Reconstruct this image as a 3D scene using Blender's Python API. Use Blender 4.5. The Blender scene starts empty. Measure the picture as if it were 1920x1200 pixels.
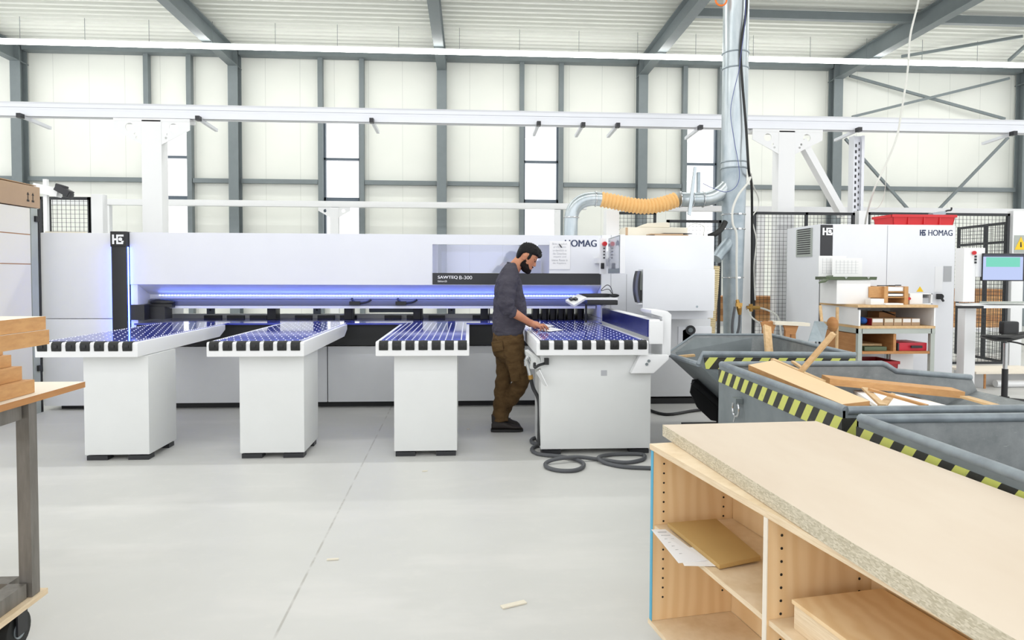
# Bright workshop hall with a long beam saw, a worker at its tables, tipping skips and a plywood shelf.
import bpy, bmesh, math, random
from mathutils import Vector, Matrix
random.seed(7)
S = bpy.context.scene
C = S.collection
PI = math.pi

# ------------------------------------------------------------------ materials
def lin(c):
    return tuple(((v/255)/12.92 if v/255 <= .04045 else (((v/255)+.055)/1.055)**2.4) for v in c)

class N:
    """small helper round a material's node tree"""
    def __init__(s, name):
        s.m = bpy.data.materials.new(name); s.m.use_nodes = True
        s.t = s.m.node_tree; s.b = s.t.nodes['Principled BSDF']; s.o = s.t.nodes['Material Output']
    def l(s, a, b): s.t.links.new(a, b)
    def math(s, op, a, b=None):
        x = s.t.nodes.new('ShaderNodeMath'); x.operation = op
        for i, v in enumerate((a, b)):
            if v is None: continue
            if isinstance(v, (int, float)): x.inputs[i].default_value = v
            else: s.l(v, x.inputs[i])
        return x.outputs[0]
    def coords(s):
        tc = s.t.nodes.new('ShaderNodeTexCoord'); sp = s.t.nodes.new('ShaderNodeSeparateXYZ')
        s.l(tc.outputs['Object'], sp.inputs[0]); return tc.outputs['Object'], sp.outputs
    def mixc(s, f, a, b):
        x = s.t.nodes.new('ShaderNodeMix'); x.data_type = 'RGBA'
        for i, v in ((0, f), (6, a), (7, b)):
            if isinstance(v, (int, float)): x.inputs[i].default_value = v
            elif isinstance(v, tuple): x.inputs[i].default_value = (*v[:3], 1)
            else: s.l(v, x.inputs[i])
        return x.outputs[2]
    def noise(s, scale, detail=3, rough=.55, stretch=None):
        x = s.t.nodes.new('ShaderNodeTexNoise'); x.inputs['Scale'].default_value = scale
        x.inputs['Detail'].default_value = detail; x.inputs['Roughness'].default_value = rough
        tc = s.t.nodes.new('ShaderNodeTexCoord')
        if stretch:
            mp = s.t.nodes.new('ShaderNodeMapping'); mp.inputs['Scale'].default_value = stretch
            s.l(tc.outputs['Object'], mp.inputs[0]); s.l(mp.outputs[0], x.inputs['Vector'])
        else: s.l(tc.outputs['Object'], x.inputs['Vector'])
        return x.outputs['Fac']
    def ramp(s, f, a, b, lo=.35, hi=.65):
        x = s.t.nodes.new('ShaderNodeMapRange'); x.inputs[1].default_value = lo; x.inputs[2].default_value = hi
        s.l(f, x.inputs[0]); return s.mixc(x.outputs[0], a, b)
    def step(s, f, lo, hi):
        x = s.t.nodes.new('ShaderNodeMapRange'); x.inputs[1].default_value = lo; x.inputs[2].default_value = hi
        s.l(f, x.inputs[0]); return x.outputs[0]
    def bump(s, f, strength=.2, dist=.01):
        x = s.t.nodes.new('ShaderNodeBump'); x.inputs['Strength'].default_value = strength; x.inputs['Distance'].default_value = dist
        s.l(f, x.inputs['Height']); s.l(x.outputs[0], s.b.inputs['Normal'])

def mat(name, c, rough=.5, metal=0., var=0., scale=6., c2=None, bump=0., spec=.5, stretch=None, dist=.004):
    k = N(name); col = lin(c)
    k.b.inputs['Roughness'].default_value = rough; k.b.inputs['Metallic'].default_value = metal
    k.b.inputs['Specular IOR Level'].default_value = spec
    k.b.inputs['Base Color'].default_value = (*col, 1)
    if var or c2 or bump:
        f = k.noise(scale, 4, .6, stretch)
        d = lin(c2) if c2 else tuple(v*(1-var) for v in col)
        k.l(k.ramp(f, col, d), k.b.inputs['Base Color'])
        if bump: k.bump(f, bump, dist)
    return k.m

def emit(name, c, strength, base=(240, 240, 240)):
    k = N(name); k.b.inputs['Base Color'].default_value = (*lin(base), 1)
    k.b.inputs['Emission Color'].default_value = (*c, 1); k.b.inputs['Emission Strength'].default_value = strength
    return k.m

M = {}
M['white'] = mat('white_enamel', (229, 231, 236), .42, var=.02, scale=3)
M['white2'] = mat('white_plastic', (234, 235, 236), .4)
M['pale'] = mat('light_enamel', (222, 224, 223), .45, var=.02, scale=4)
M['base'] = mat('pale_grey_enamel', (214, 216, 219), .45, var=.03, scale=4)
M['black'] = mat('black_plastic', (26, 27, 30), .45)
M['rubber'] = mat('black_rubber', (22, 24, 24), .55, bump=.2, scale=40)
M['charcoal'] = mat('charcoal_panel', (38, 39, 43), .4)
M['steel'] = mat('grey_painted_steel', (124, 133, 136), .5, var=.06, scale=5)
M['steelpale'] = mat('light_grey_steel', (172, 178, 172), .5, var=.05)
M['galv'] = mat('galvanised_sheet', (168, 178, 184), .32, metal=.75, c2=(196, 203, 206), scale=7, stretch=(1, 1, .25))
M['galvdull'] = mat('dull_galvanised_sheet', (150, 162, 170), .4, metal=.55, c2=(170, 180, 186), scale=6)
M['chrome'] = mat('chrome', (200, 202, 204), .2, metal=.95)
M['alu'] = mat('anodised_aluminium', (222, 224, 230), .38, metal=.25)
M['dark'] = mat('matt_black_steel', (30, 31, 33), .6)  # one even black for plinth, table bearer and skip underframes
M['skip'] = mat('grey_skip_paint', (120, 128, 131), .5, c2=(108, 116, 119), scale=5)
def skip_inside():
    k = N('worn_skip_steel'); f = k.noise(7, 5, .65); g = k.noise(26, 6, .7, (1, .5, 3))
    base = k.ramp(f, lin((122, 127, 128)), lin((146, 150, 151)))
    k.l(k.mixc(k.step(g, .6, .72), base, lin((166, 169, 170))), k.b.inputs['Base Color'])
    k.b.inputs['Roughness'].default_value = .5; k.b.inputs['Metallic'].default_value = .25
    return k.m
M['skipin'] = skip_inside()
M['rim'] = mat('skip_rim_steel', (140, 150, 156), .42, metal=.2, c2=(120, 128, 134), scale=9)
M['mdf'] = mat('mdf_edge', (206, 158, 104), .7, c2=(192, 143, 92), scale=14, stretch=(1, 1, 4))
M['boardtop'] = mat('raw_white_board_face', (236, 226, 210), .6, var=.03, scale=3)
M['peach'] = mat('peach_board_face', (228, 200, 160), .65, var=.03, scale=3, spec=.25)
M['rackwhite'] = mat('warm_white_panel', (232, 229, 218), .6, spec=.25)
M['card'] = mat('brown_cardboard', (186, 158, 128), .8, var=.06, scale=5)
M['cream'] = mat('cream_card', (226, 219, 202), .7, var=.04)
M['woodpale'] = mat('pale_sawn_timber', (214, 182, 138), .6, c2=(198, 162, 114), scale=5, stretch=(6, 1, 6))
M['woodbrown'] = mat('brown_ply', (186, 134, 82), .6, c2=(170, 116, 66), scale=4, stretch=(1, 1, 6))
M['red'] = mat('red_plastic', (206, 38, 44), .4)
M['crimson'] = mat('crimson_case', (196, 36, 56), .45)
M['darkred'] = mat('dark_red_plastic', (150, 22, 32), .45)
M['blue'] = mat('blue_cloth', (36, 92, 178), .7, bump=.4, scale=18)
M['green'] = mat('olive_green_plastic', (78, 92, 66), .5)
M['paper'] = mat('white_paper', (240, 240, 240), .7)
M['printed'] = mat('printed_paper', (236, 237, 240), .7)
M['ink'] = mat('pale_grey_ink', (176, 178, 182), .7)
M['navy'] = mat('navy_lettering', (38, 52, 88), .5)
M['whiteink'] = mat('white_lettering', (240, 241, 243), .5)
M['brass'] = mat('brass', (176, 138, 76), .3, metal=.8)
M['orange'] = mat('orange_hose', (228, 184, 122), .55, spec=.3)
M['beigehose'] = mat('beige_hose', (208, 192, 152), .55)
M['cable'] = mat('grey_rubber_hose', (82, 84, 88), .55)
M['whitecable'] = mat('white_cable', (214, 214, 208), .5)
M['bluewire'] = mat('thin_blue_wire', (70, 80, 140), .5)
M['yellow'] = mat('warning_yellow', (244, 200, 30), .5)
M['bluetape'] = mat('light_blue_edge_band', (86, 172, 204), .5)
M['skin'] = mat('skin', (196, 136, 102), .5, c2=(184, 122, 90), scale=16)
M['hair'] = mat('black_hair', (9, 9, 11), .6, c2=(17, 16, 18), scale=60, bump=.6, stretch=(1, 1, .3), spec=.25)
M['beard'] = mat('dark_beard', (20, 15, 14), .75, c2=(32, 24, 21), scale=90, bump=.6, spec=.2)
def cloth(name, c, c2, scale, strength):
    k = N(name); f = k.noise(scale, 3, .5, (1, 1, 1.7)); g = k.noise(scale*14, 2)
    k.l(k.ramp(f, lin(c), lin(c2)), k.b.inputs['Base Color'])
    k.bump(k.math('ADD', f, k.math('MULTIPLY', g, .08)), strength, .05)
    k.b.inputs['Roughness'].default_value = .85; k.b.inputs['Specular IOR Level'].default_value = .15
    return k.m
M['sweat'] = cloth('dark_grey_jersey', (76, 74, 83), (66, 64, 73), 9, .55)
M['pants'] = cloth('brown_canvas', (98, 77, 50), (84, 64, 40), 11, .6)
M['shoe'] = mat('dark_boot_leather', (44, 38, 36), .6, bump=.3, scale=30)
M['sole'] = mat('black_sole', (24, 23, 23), .6)
M['eye'] = mat('dark_eye', (18, 14, 12), .25)

def floor_mat():
    k = N('power_floated_concrete'); P, sp = k.coords()
    f = k.noise(.55, 5, .6); g = k.noise(9, 4, .7); h = k.noise(2.2, 4, .6, (.35, 1, 1))
    base = k.ramp(f, lin((206, 206, 203)), lin((196, 196, 193)), .3, .7)
    base = k.ramp(h, base, lin((210, 209, 206)), .52, .72)
    base = k.mixc(k.math('MULTIPLY', k.step(g, .55, .8), .35), base, lin((214, 212, 207)))
    # sawn joint: a straight line across the floor
    (ax, ay), (bx, by) = (-0.866, 7.202), (-0.795, 2.808)
    dx, dy = bx-ax, by-ay; L = math.hypot(dx, dy)
    d = k.math('ADD', k.math('MULTIPLY', sp[0], dy/L), k.math('MULTIPLY', sp[1], -dx/L))
    d = k.math('ABSOLUTE', k.math('SUBTRACT', d, (ax*dy-ay*dx)/L))
    jn = k.math('MULTIPLY', k.math('SUBTRACT', 1, k.step(d, .003, .008)), k.step(k.noise(6, 3), .38, .55))
    k.l(k.mixc(k.math('MULTIPLY', jn, .6), base, lin((150, 146, 138))), k.b.inputs['Base Color'])
    k.b.inputs['Roughness'].default_value = .42; k.b.inputs['Specular IOR Level'].default_value = .4
    k.bump(g, .03, .004)
    return k.m
M['floor'] = floor_mat()

def wall_mat():
    k = N('cream_sandwich_panels'); P, sp = k.coords()
    fr = k.math('FRACT', k.math('DIVIDE', sp[0], .96))
    seam = k.math('LESS_THAN', fr, .014)
    base = k.ramp(k.noise(.7, 2), lin((246, 247, 240)), lin((242, 244, 237)))
    k.l(k.mixc(k.math('MULTIPLY', seam, .45), base, lin((190, 194, 186))), k.b.inputs['Base Color'])
    k.b.inputs['Roughness'].default_value = .5
    return k.m
M['wall'] = wall_mat()
M['deck'] = mat('pale_corrugated_deck', (222, 224, 217), .45, var=.02, scale=2)

M['air'] = mat('blue_air_table_sheet', (64, 74, 172), .07, c2=(68, 78, 176), scale=5, spec=.5)
M['nozzle'] = mat('white_air_nozzle', (246, 247, 250), .35)
M['bluefence'] = mat('blue_fence_plate', (40, 48, 120), .22, metal=.3, c2=(54, 62, 128), scale=4)

def hazard(name, ax, sgn=1, pitch=.13):
    k = N(name); P, sp = k.coords()
    v = k.math('ADD', sp[ax], k.math('MULTIPLY', sp[2], sgn*.75))
    m = k.math('LESS_THAN', k.math('FRACT', k.math('DIVIDE', v, pitch)), .5)
    w = k.noise(22, 4)
    c = k.mixc(m, lin((206, 210, 108)), lin((46, 46, 42)))
    k.l(k.mixc(k.math('MULTIPLY', k.step(w, .62, .75), .35), c, lin((120, 122, 100))), k.b.inputs['Base Color'])
    k.b.inputs['Roughness'].default_value = .5
    return k.m
M['hazx'] = hazard('hazard_tape_along_side', 0, -1)
M['hazy'] = hazard('hazard_tape_along_end', 1, 1)

def chip_edge():
    k = N('chipboard_core'); v = k.t.nodes.new('ShaderNodeTexVoronoi'); v.inputs['Scale'].default_value = 240
    tc = k.t.nodes.new('ShaderNodeTexCoord'); mp = k.t.nodes.new('ShaderNodeMapping'); mp.inputs['Scale'].default_value = (.6, .45, 1.3)
    k.l(tc.outputs['Object'], mp.inputs[0]); k.l(mp.outputs[0], v.inputs['Vector'])
    sp = k.t.nodes.new('ShaderNodeSeparateColor'); k.l(v.outputs['Color'], sp.inputs[0])
    k.l(k.ramp(sp.outputs[0], lin((184, 174, 150)), lin((214, 205, 184)), .1, .9), k.b.inputs['Base Color'])
    k.b.inputs['Roughness'].default_value = .8; k.bump(sp.outputs[1], .4, .003)
    return k.m
M['chip'] = chip_edge()
M['chiptop'] = mat('sanded_chipboard_face', (216, 202, 184), .65, c2=(209, 193, 174), scale=2.5, stretch=(1, .35, 1), spec=.25)
def birch():
    k = N('birch_plywood'); tc = k.t.nodes.new('ShaderNodeTexCoord'); w = k.t.nodes.new('ShaderNodeTexWave')
    mp = k.t.nodes.new('ShaderNodeMapping'); mp.inputs['Scale'].default_value = (6, 6, 1.1)
    w.inputs['Scale'].default_value = 1.0; w.inputs['Distortion'].default_value = 7; w.inputs['Detail'].default_value = 2
    k.l(tc.outputs['Object'], mp.inputs[0]); k.l(mp.outputs[0], w.inputs['Vector'])
    k.l(k.ramp(w.outputs['Fac'], lin((238, 208, 164)), lin((230, 196, 148)), .1, .9), k.b.inputs['Base Color'])
    k.b.inputs['Roughness'].default_value = .5
    return k.m
M['birch'] = birch()
M['birchedge'] = mat('pale_ply_edge', (236, 216, 186), .6, c2=(222, 198, 162), scale=60, stretch=(.2, .2, 4))
M['screen'] = mat('grey_glass_screen', (176, 181, 190), .05, metal=.3)
M['gripface'] = mat('dark_blue_grey_face', (84, 88, 112), .3)
M['bluelight'] = emit('blue_light_line', (.04, .11, 1.), 14)
M['tube'] = emit('white_light_tube', (1, 1, .97), 9.5)

def led_mat():
    k = N('blue_white_led_row'); P, sp = k.coords()
    a = k.math('ABSOLUTE', k.math('SUBTRACT', k.math('FRACT', k.math('DIVIDE', sp[0], .033)), .5))
    e = k.math('ADD', 1.5, k.math('MULTIPLY', k.math('LESS_THAN', a, .26), 15))
    k.b.inputs['Emission Color'].default_value = (.13, .22, 1., 1); k.l(e, k.b.inputs['Emission Strength'])
    return k.m
M['leds'] = led_mat()
def display():
    k = N('monitor_picture'); P, sp = k.coords()
    teal = k.math('MULTIPLY', k.math('GREATER_THAN', sp[2], .17), k.math('LESS_THAN', sp[2], .285))
    top = k.math('GREATER_THAN', sp[2], .292)
    side = k.math('LESS_THAN', k.math('ABSOLUTE', sp[0]), .215)
    c = k.mixc(k.math('MULTIPLY', teal, side), lin((172, 186, 226)), lin((96, 196, 172)))
    c = k.mixc(top, c, lin((24, 30, 60)))
    k.b.inputs['Base Color'].default_value = (.02, .02, .02, 1)
    k.l(c, k.b.inputs['Emission Color']); k.b.inputs['Emission Strength'].default_value = .75
    k.b.inputs['Roughness'].default_value = .2
    return k.m
M['display'] = display()
def glass():
    k = N('window_glass'); t = k.t.nodes.new('ShaderNodeBsdfTransparent'); g = k.t.nodes.new('ShaderNodeBsdfGlossy')
    g.inputs['Roughness'].default_value = .03; x = k.t.nodes.new('ShaderNodeMixShader'); x.inputs[0].default_value = .06
    k.l(t.outputs[0], x.inputs[1]); k.l(g.outputs[0], x.inputs[2]); k.l(x.outputs[0], k.o.inputs['Surface'])
    return k.m
M['glass'] = glass()
def tinted():
    k = N('lavender_machine_window'); t = k.t.nodes.new('ShaderNodeBsdfTransparent'); g = k.t.nodes.new('ShaderNodeBsdfGlossy')
    t.inputs[0].default_value = (*lin((228, 231, 249)), 1); g.inputs['Roughness'].default_value = .05
    x = k.t.nodes.new('ShaderNodeMixShader'); x.inputs[0].default_value = .12
    k.l(t.outputs[0], x.inputs[1]); k.l(g.outputs[0], x.inputs[2]); k.l(x.outputs[0], k.o.inputs['Surface'])
    return k.m
M['winpane'] = tinted()

# ------------------------------------------------------------------ geometry helpers
class MB:
    """collects shapes in world coordinates; build() links them as ONE mesh object"""
    def __init__(s): s.v = []; s.f = []; s.i = []
    def add(s, vs, fs, mi=0):
        b = len(s.v); s.v.extend(Vector(p) for p in vs)
        for f in fs: s.f.append(tuple(b+k for k in f)); s.i.append(mi)
        return s
    def box(s, x0, x1, y0, y1, z0, z1, mi=0):
        vs = [(x, y, z) for z in (z0, z1) for y in (y0, y1) for x in (x0, x1)]
        return s.add(vs, [(0, 2, 3, 1), (4, 5, 7, 6), (0, 1, 5, 4), (2, 6, 7, 3), (0, 4, 6, 2), (1, 3, 7, 5)], mi)
    def obox(s, c, size, rot=(0, 0, 0), mi=0):
        R = Matrix.Rotation(rot[2], 3, 'Z') @ Matrix.Rotation(rot[1], 3, 'Y') @ Matrix.Rotation(rot[0], 3, 'X')
        vs = [R @ Vector((x*size[0]/2, y*size[1]/2, z*size[2]/2)) + Vector(c) for z in (-1, 1) for y in (-1, 1) for x in (-1, 1)]
        return s.add(vs, [(0, 2, 3, 1), (4, 5, 7, 6), (0, 1, 5, 4), (2, 6, 7, 3), (0, 4, 6, 2), (1, 3, 7, 5)], mi)
    def hexa(s, bottom, top, mi=0):
        """solid between two loops of equal length"""
        n = len(bottom)
        fs = [tuple(reversed(range(n))), tuple(range(n, 2*n))] + [(k, (k+1) % n, n+(k+1) % n, n+k) for k in range(n)]
        return s.add(list(bottom)+list(top), fs, mi)
    def slab(s, corners, t, mi=0, nrm=None):
        """plate with its upper face on the given corners, t thick"""
        P = [Vector(p) for p in corners]
        n = Vector(nrm) if nrm else (P[1]-P[0]).cross(P[2]-P[0]).normalized()
        if not nrm and n.z < 0: n = -n
        return s.hexa([p-n*t for p in P], P, mi)
    def prism(s, poly, axis, a, b, mi=0):
        def p3(u, w, t): return {'x': (t, u, w), 'y': (u, t, w), 'z': (u, w, t)}[axis]
        return s.hexa([p3(u, w, a) for u, w in poly], [p3(u, w, b) for u, w in poly], mi)
    def bar(s, p0, p1, w, h, mi=0, up=(0, 0, 1)):
        p0, p1 = Vector(p0), Vector(p1); d = (p1-p0).normalized(); u = Vector(up)
        if abs(d.dot(u)) > .98: u = Vector((0, 1, 0))
        r = d.cross(u).normalized(); u = r.cross(d)
        q = [(-1, -1), (1, -1), (1, 1), (-1, 1)]
        return s.hexa([p0+r*a*w/2+u*b*h/2 for a, b in q], [p1+r*a*w/2+u*b*h/2 for a, b in q], mi)
    def tube(s, pts, r, n=10, mi=0, ell=None, closed=False):
        """round tube through points; r may be a list; ell = list of (ra, rb) with ra along the given side vector"""
        P = [Vector(p) for p in pts]; m = len(P)
        rr = r if isinstance(r, (list, tuple)) else [r]*m
        T = []
        for k in range(m):
            a = P[(k-1) % m] if (closed or k > 0) else P[k]; b = P[(k+1) % m] if (closed or k < m-1) else P[k]
            T.append((b-a).normalized())
        ref = Vector((0, 0, 1)) if abs(T[0].z) < .9 else Vector((0, 1, 0))
        nr = (ref - T[0]*ref.dot(T[0])).normalized(); base = len(s.v)
        for k in range(m):
            nr = (nr - T[k]*nr.dot(T[k])).normalized(); bi = T[k].cross(nr)
            for j in range(n):
                a = 2*PI*j/n; s.v.append(P[k] + (nr*math.cos(a)+bi*math.sin(a))*rr[k])
        for k in range(m if closed else m-1):
            k2 = (k+1) % m
            for j in range(n):
                j2 = (j+1) % n; s.f.append((base+k*n+j, base+k*n+j2, base+k2*n+j2, base+k2*n+j)); s.i.append(mi)
        if not closed:
            s.f.append(tuple(base+j for j in reversed(range(n)))); s.f.append(tuple(base+(m-1)*n+j for j in range(n))); s.i += [mi, mi]
        return s
    def cyl(s, p0, p1, r, n=16, mi=0, r1=None): return s.tube([p0, p1], [r, r if r1 is None else r1], n, mi)
    def loft(s, rings, mi=0):
        """rings: lists of equal numbers of points, capped"""
        n = len(rings[0]); base = len(s.v)
        for R in rings: s.v.extend(Vector(p) for p in R)
        for k in range(len(rings)-1):
            for j in range(n):
                j2 = (j+1) % n; s.f.append((base+k*n+j, base+k*n+j2, base+(k+1)*n+j2, base+(k+1)*n+j)); s.i.append(mi)
        s.f.append(tuple(base+j for j in reversed(range(n)))); s.f.append(tuple(base+(len(rings)-1)*n+j for j in range(n))); s.i += [mi, mi]
        return s
    def ell(s, c, r, n=16, m=10, R=None, mi=0):
        c = Vector(c); rings = []
        for k in range(m+1):
            t = -PI/2 + PI*(k+.02)/(m+.04); ring = []
            for j in range(n):
                a = 2*PI*j/n; p = Vector((r[0]*math.cos(t)*math.cos(a), r[1]*math.cos(t)*math.sin(a), r[2]*math.sin(t)))
                ring.append(c + (R @ p if R else p))
            rings.append(ring)
        return s.loft(rings, mi)
    def lathe(s, prof, c, n=24, mi=0):
        """profile of (r, z) round the vertical through c"""
        return s.loft([[(c[0]+r*math.cos(2*PI*j/n), c[1]+r*math.sin(2*PI*j/n), c[2]+z) for j in range(n)] for r, z in prof], mi)
    def torus(s, c, R, r, axis='z', n=24, k=8, mi=0):
        pts = []
        for j in range(n):
            a = 2*PI*j/n; u, w = R*math.cos(a), R*math.sin(a)
            pts.append(Vector(c)+Vector({'z': (u, w, 0), 'y': (u, 0, w), 'x': (0, u, w)}[axis]))
        return s.tube(pts, r, k, mi, closed=True)
    def mesh(s, name, origin=(0, 0, 0), bev=0, smooth=False, seg=2):
        o = Vector(origin); me = bpy.data.meshes.new(name)
        me.from_pydata([tuple(p-o) for p in s.v], [], s.f)
        me.polygons.foreach_set('material_index', s.i)
        bm = bmesh.new(); bm.from_mesh(me); bmesh.ops.recalc_face_normals(bm, faces=bm.faces)
        if bev:
            es = [e for e in bm.edges if len(e.link_faces) == 2 and e.calc_face_angle(0) > .5]
            bmesh.ops.bevel(bm, geom=es, offset=bev, segments=seg, affect='EDGES', profile=.7, clamp_overlap=True)
        bm.to_mesh(me); bm.free()
        if smooth or bev:
            me.polygons.foreach_set('use_smooth', [True]*len(me.polygons))
            me.set_sharp_from_angle(angle=.7 if smooth else .6)
        me.update(); return me
    def build(s, name, m, parent=None, bev=0, smooth=False, origin=None, seg=2):
        if origin is None:
            lo = Vector((min(p.x for p in s.v), min(p.y for p in s.v), min(p.z for p in s.v)))
            hi = Vector((max(p.x for p in s.v), max(p.y for p in s.v), max(p.z for p in s.v)))
            origin = Vector(((lo.x+hi.x)/2, (lo.y+hi.y)/2, lo.z))
        return link(name, s.mesh(name, origin, bev, smooth, seg), m, parent, origin)

WORLD = {}
def link(name, me, m, parent, origin):
    for x in (m if isinstance(m, (list, tuple)) else [m]): me.materials.append(M[x] if isinstance(x, str) else x)
    o = bpy.data.objects.new(name, me); C.objects.link(o)
    w = Vector(origin); WORLD[o.name] = w
    if parent is not None: o.parent = parent; o.location = w - WORLD[parent.name]
    else: o.location = w
    return o

def tag(o, label, cat, group=None):
    o['label'] = label; o['category'] = cat
    if group: o['group'] = group
    return o
def thing(name, loc, label, cat, group=None):
    o = bpy.data.objects.new(name, None); C.objects.link(o); o.location = loc; o.empty_display_size = .1
    WORLD[o.name] = Vector(loc); return tag(o, label, cat, group)
def struct(o): o['kind'] = 'structure'; return o
def bx(x0, x1, y0, y1, z0, z1): return MB().box(x0, x1, y0, y1, z0, z1)

def spline(pts, sub=8, closed=False):
    P = [Vector(p) for p in pts]; n = len(P); out = []
    for k in range(n if closed else n-1):
        g = lambda i: P[i % n] if closed else P[min(max(i, 0), n-1)]
        a, b, c, d = g(k-1), g(k), g(k+1), g(k+2)
        for q in range(sub):
            t = q/sub; out.append(.5*((2*b)+(c-a)*t+(2*a-5*b+4*c-d)*t*t+(3*b-a-3*c+d)*t**3))
    if not closed: out.append(P[-1])
    return out

def evaluated(o):
    dg = bpy.context.evaluated_depsgraph_get(); return bpy.data.meshes.new_from_object(o.evaluated_get(dg))

def text(body, x0, z0, z1, y, m, parent, name='lettering', x1=None, bold=0., spacing=1., fat=0.):
    """flat lettering facing -Y on the plane y, its left edge at x0; fitted to height (z0..z1) and, when given, to x1"""
    cu = bpy.data.curves.new('t', 'FONT'); cu.body = body; cu.offset = bold; cu.space_character = spacing
    o = bpy.data.objects.new('t', cu); C.objects.link(o); bpy.context.view_layer.update()
    me = evaluated(o); bpy.data.objects.remove(o)
    xs = [v.co.x for v in me.vertices]; ys = [v.co.y for v in me.vertices]
    h = max(ys)-min(ys); w = max(xs)-min(xs); sz = (z1-z0)/h; sx = (x1-x0)/w if x1 is not None else sz
    mx, my = min(xs), min(ys)
    for v in me.vertices: v.co = ((v.co.x-mx)*sx, 0, (v.co.y-my)*sz)
    if fat:                                                         # heavier strokes: the same outlines again, a hair to the side
        vs = [v.co.copy() for v in me.vertices]; fs = [tuple(p.vertices) for p in me.polygons]; n = len(vs); me = bpy.data.meshes.new(name); V = []; Fc = []
        for k in range(3):
            V += [(p.x+fat*(k-1), -.0002*k, p.z) for p in vs]; Fc += [tuple(i+n*k for i in f) for f in fs]
        me.from_pydata(V, [], Fc)
    me.name = name
    return link(name, me, m, parent, (x0, y, z0))

def plate(outer, holes, t, frame, name, m, parent):
    """flat plate with round holes: outline and holes (u, w, r) in the plane; frame(u, w, depth) -> world point"""
    cu = bpy.data.curves.new('p', 'CURVE'); cu.dimensions = '2D'; cu.fill_mode = 'BOTH'; cu.extrude = t/2
    def sp(pts):
        q = cu.splines.new('POLY'); q.points.add(len(pts)-1)
        for k, (u, w) in enumerate(pts): q.points[k].co = (u, w, 0, 1)
        q.use_cyclic_u = True
    sp(outer)
    for u, w, r in holes: sp([(u+r*math.cos(2*PI*k/16), w+r*math.sin(2*PI*k/16)) for k in range(16)])
    o = bpy.data.objects.new('p', cu); C.objects.link(o); bpy.context.view_layer.update(); me = evaluated(o); bpy.data.objects.remove(o)
    og = Vector(frame(outer[0][0], outer[0][1], 0))
    for v in me.vertices: v.co = Vector(frame(v.co.x, v.co.y, v.co.z)) - og
    me.name = name
    return link(name, me, m, parent, og)

def logo(x0, x1, z0, z1, y, m, parent, t=.004):
    """square mark: a block H running into a C with a dot"""
    w, h = x1-x0, z1-z0; b = MB(); X = lambda u: x0+u*w; Z = lambda v: z0+v*h
    for u0, u1, v0, v1 in ((0, .17, 0, 1), (.17, .36, .40, .60), (.36, .52, 0, 1), (.52, 1, .80, 1), (.52, .95, 0, .2), (.80, 1, .2, .36)):
        b.box(X(u0), X(u1), y-t, y, Z(v0), Z(v1))
    b.tube([(X(.72), y-t, Z(.52)), (X(.72), y, Z(.52))], .16*w, 14)
    return b.build('emblem', m, parent)


# ------------------------------------------------------------------ the hall
WX0, WX1 = -18.2, 24.2
struct(bx(WX0, WX1, -9, 20.1, -.12, 0).build('floor', 'floor', origin=(0, 0, 0)))
POSTS = [(-8.93, -7.78), (-4.19, -3.04), (1.495, 2.63), (6.25, 7.32)]
b = MB(); xs = WX0
for a, c in POSTS:
    b.box(xs, a+.06, 19.85, 20.0, 0, 7.75); b.box(a+.06, c-.06, 19.85, 20.0, 0, 1.0); b.box(a+.06, c-.06, 19.85, 20.0, 5.95, 7.75); xs = c-.06
b.box(xs, WX1, 19.85, 20.0, 0, 7.75)
struct(b.build('wall_back', 'wall', origin=(0, 20, 0)))
M['frame'] = mat('slate_window_frame', (92, 104, 116), .45)
for k, (a, c) in enumerate(POSTS):
    x0, x1 = a+.06, c-.06
    f = MB()
    f.box(x0, x0+.05, 19.8, 19.95, 1.0, 5.95); f.box(x1-.05, x1, 19.8, 19.95, 1.0, 5.95)
    for z0, z1 in ((1.0, 1.06), (3.57, 3.67), (4.73, 4.79), (5.89, 5.95), (2.28, 2.33)): f.box(x0, x1, 19.8, 19.95, z0, z1)
    w = struct(f.build(f'window_{k+1}', 'frame'))
    bx(x0, x1, 19.89, 19.9, 1.0, 5.95).build('glass_pane', 'glass', w)

# portal frames
RX = [-12.27, -6.52, -.785, 4.965, 10.73, 16.55, 22.3]
def ibeam(path0, path1, w, h, tf=.022, tw=.014):
    """I section along a line: w across (X), h in height"""
    p0, p1 = Vector(path0), Vector(path1); m = MB()
    u = Vector((0, 0, 1)); d = (p1-p0).normalized(); u = (u-d*u.dot(d)).normalized()
    for off, ww, hh in ((h/2-tf/2, w, tf), (-h/2+tf/2, w, tf), (0, tw, h-2*tf)):
        m.bar(p0+u*off, p1+u*off, ww, hh)
    return m
for x in RX:
    m = MB()
    m.box(x-.133, x+.133, 19.44, 19.465, 0, 7.62); m.box(x-.133, x+.133, 19.74, 19.765, 0, 7.62); m.box(x-.008, x+.008, 19.465, 19.74, 0, 7.62)
    struct(m.build('steel_column', 'steel'))
    m = ibeam((x, 19.84, 7.44), (x, -3, 7.44+.42), .25, .46)
    m.box(x-.12, x+.12, 19.42, 19.437, 7.22, 7.66)
    struct(m.build('roof_beam', 'steel'))
tn = 0
def trim(m):
    global tn
    tn += 1; return struct(m.build(f'trim_{tn}', 'steel'))
for a, c in POSTS:
    for x in (a, c): trim(bx(x-.065, x+.065, 19.62, 19.8, 0, 7.56))
spans = [(WX0, RX[0]-.15), (RX[0]+.15, POSTS[0][0]-.08), (POSTS[0][1]+.08, RX[1]-.15), (RX[1]+.15, POSTS[1][0]-.08), (POSTS[1][1]+.08, RX[2]-.15),
         (RX[2]+.15, POSTS[2][0]-.08), (POSTS[2][1]+.08, RX[3]-.15), (RX[3]+.15, POSTS[3][0]-.08), (POSTS[3][1]+.08, RX[4]-.15), (RX[4]+.15, RX[5]-.15), (RX[5]+.15, RX[6]-.15)]
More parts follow.
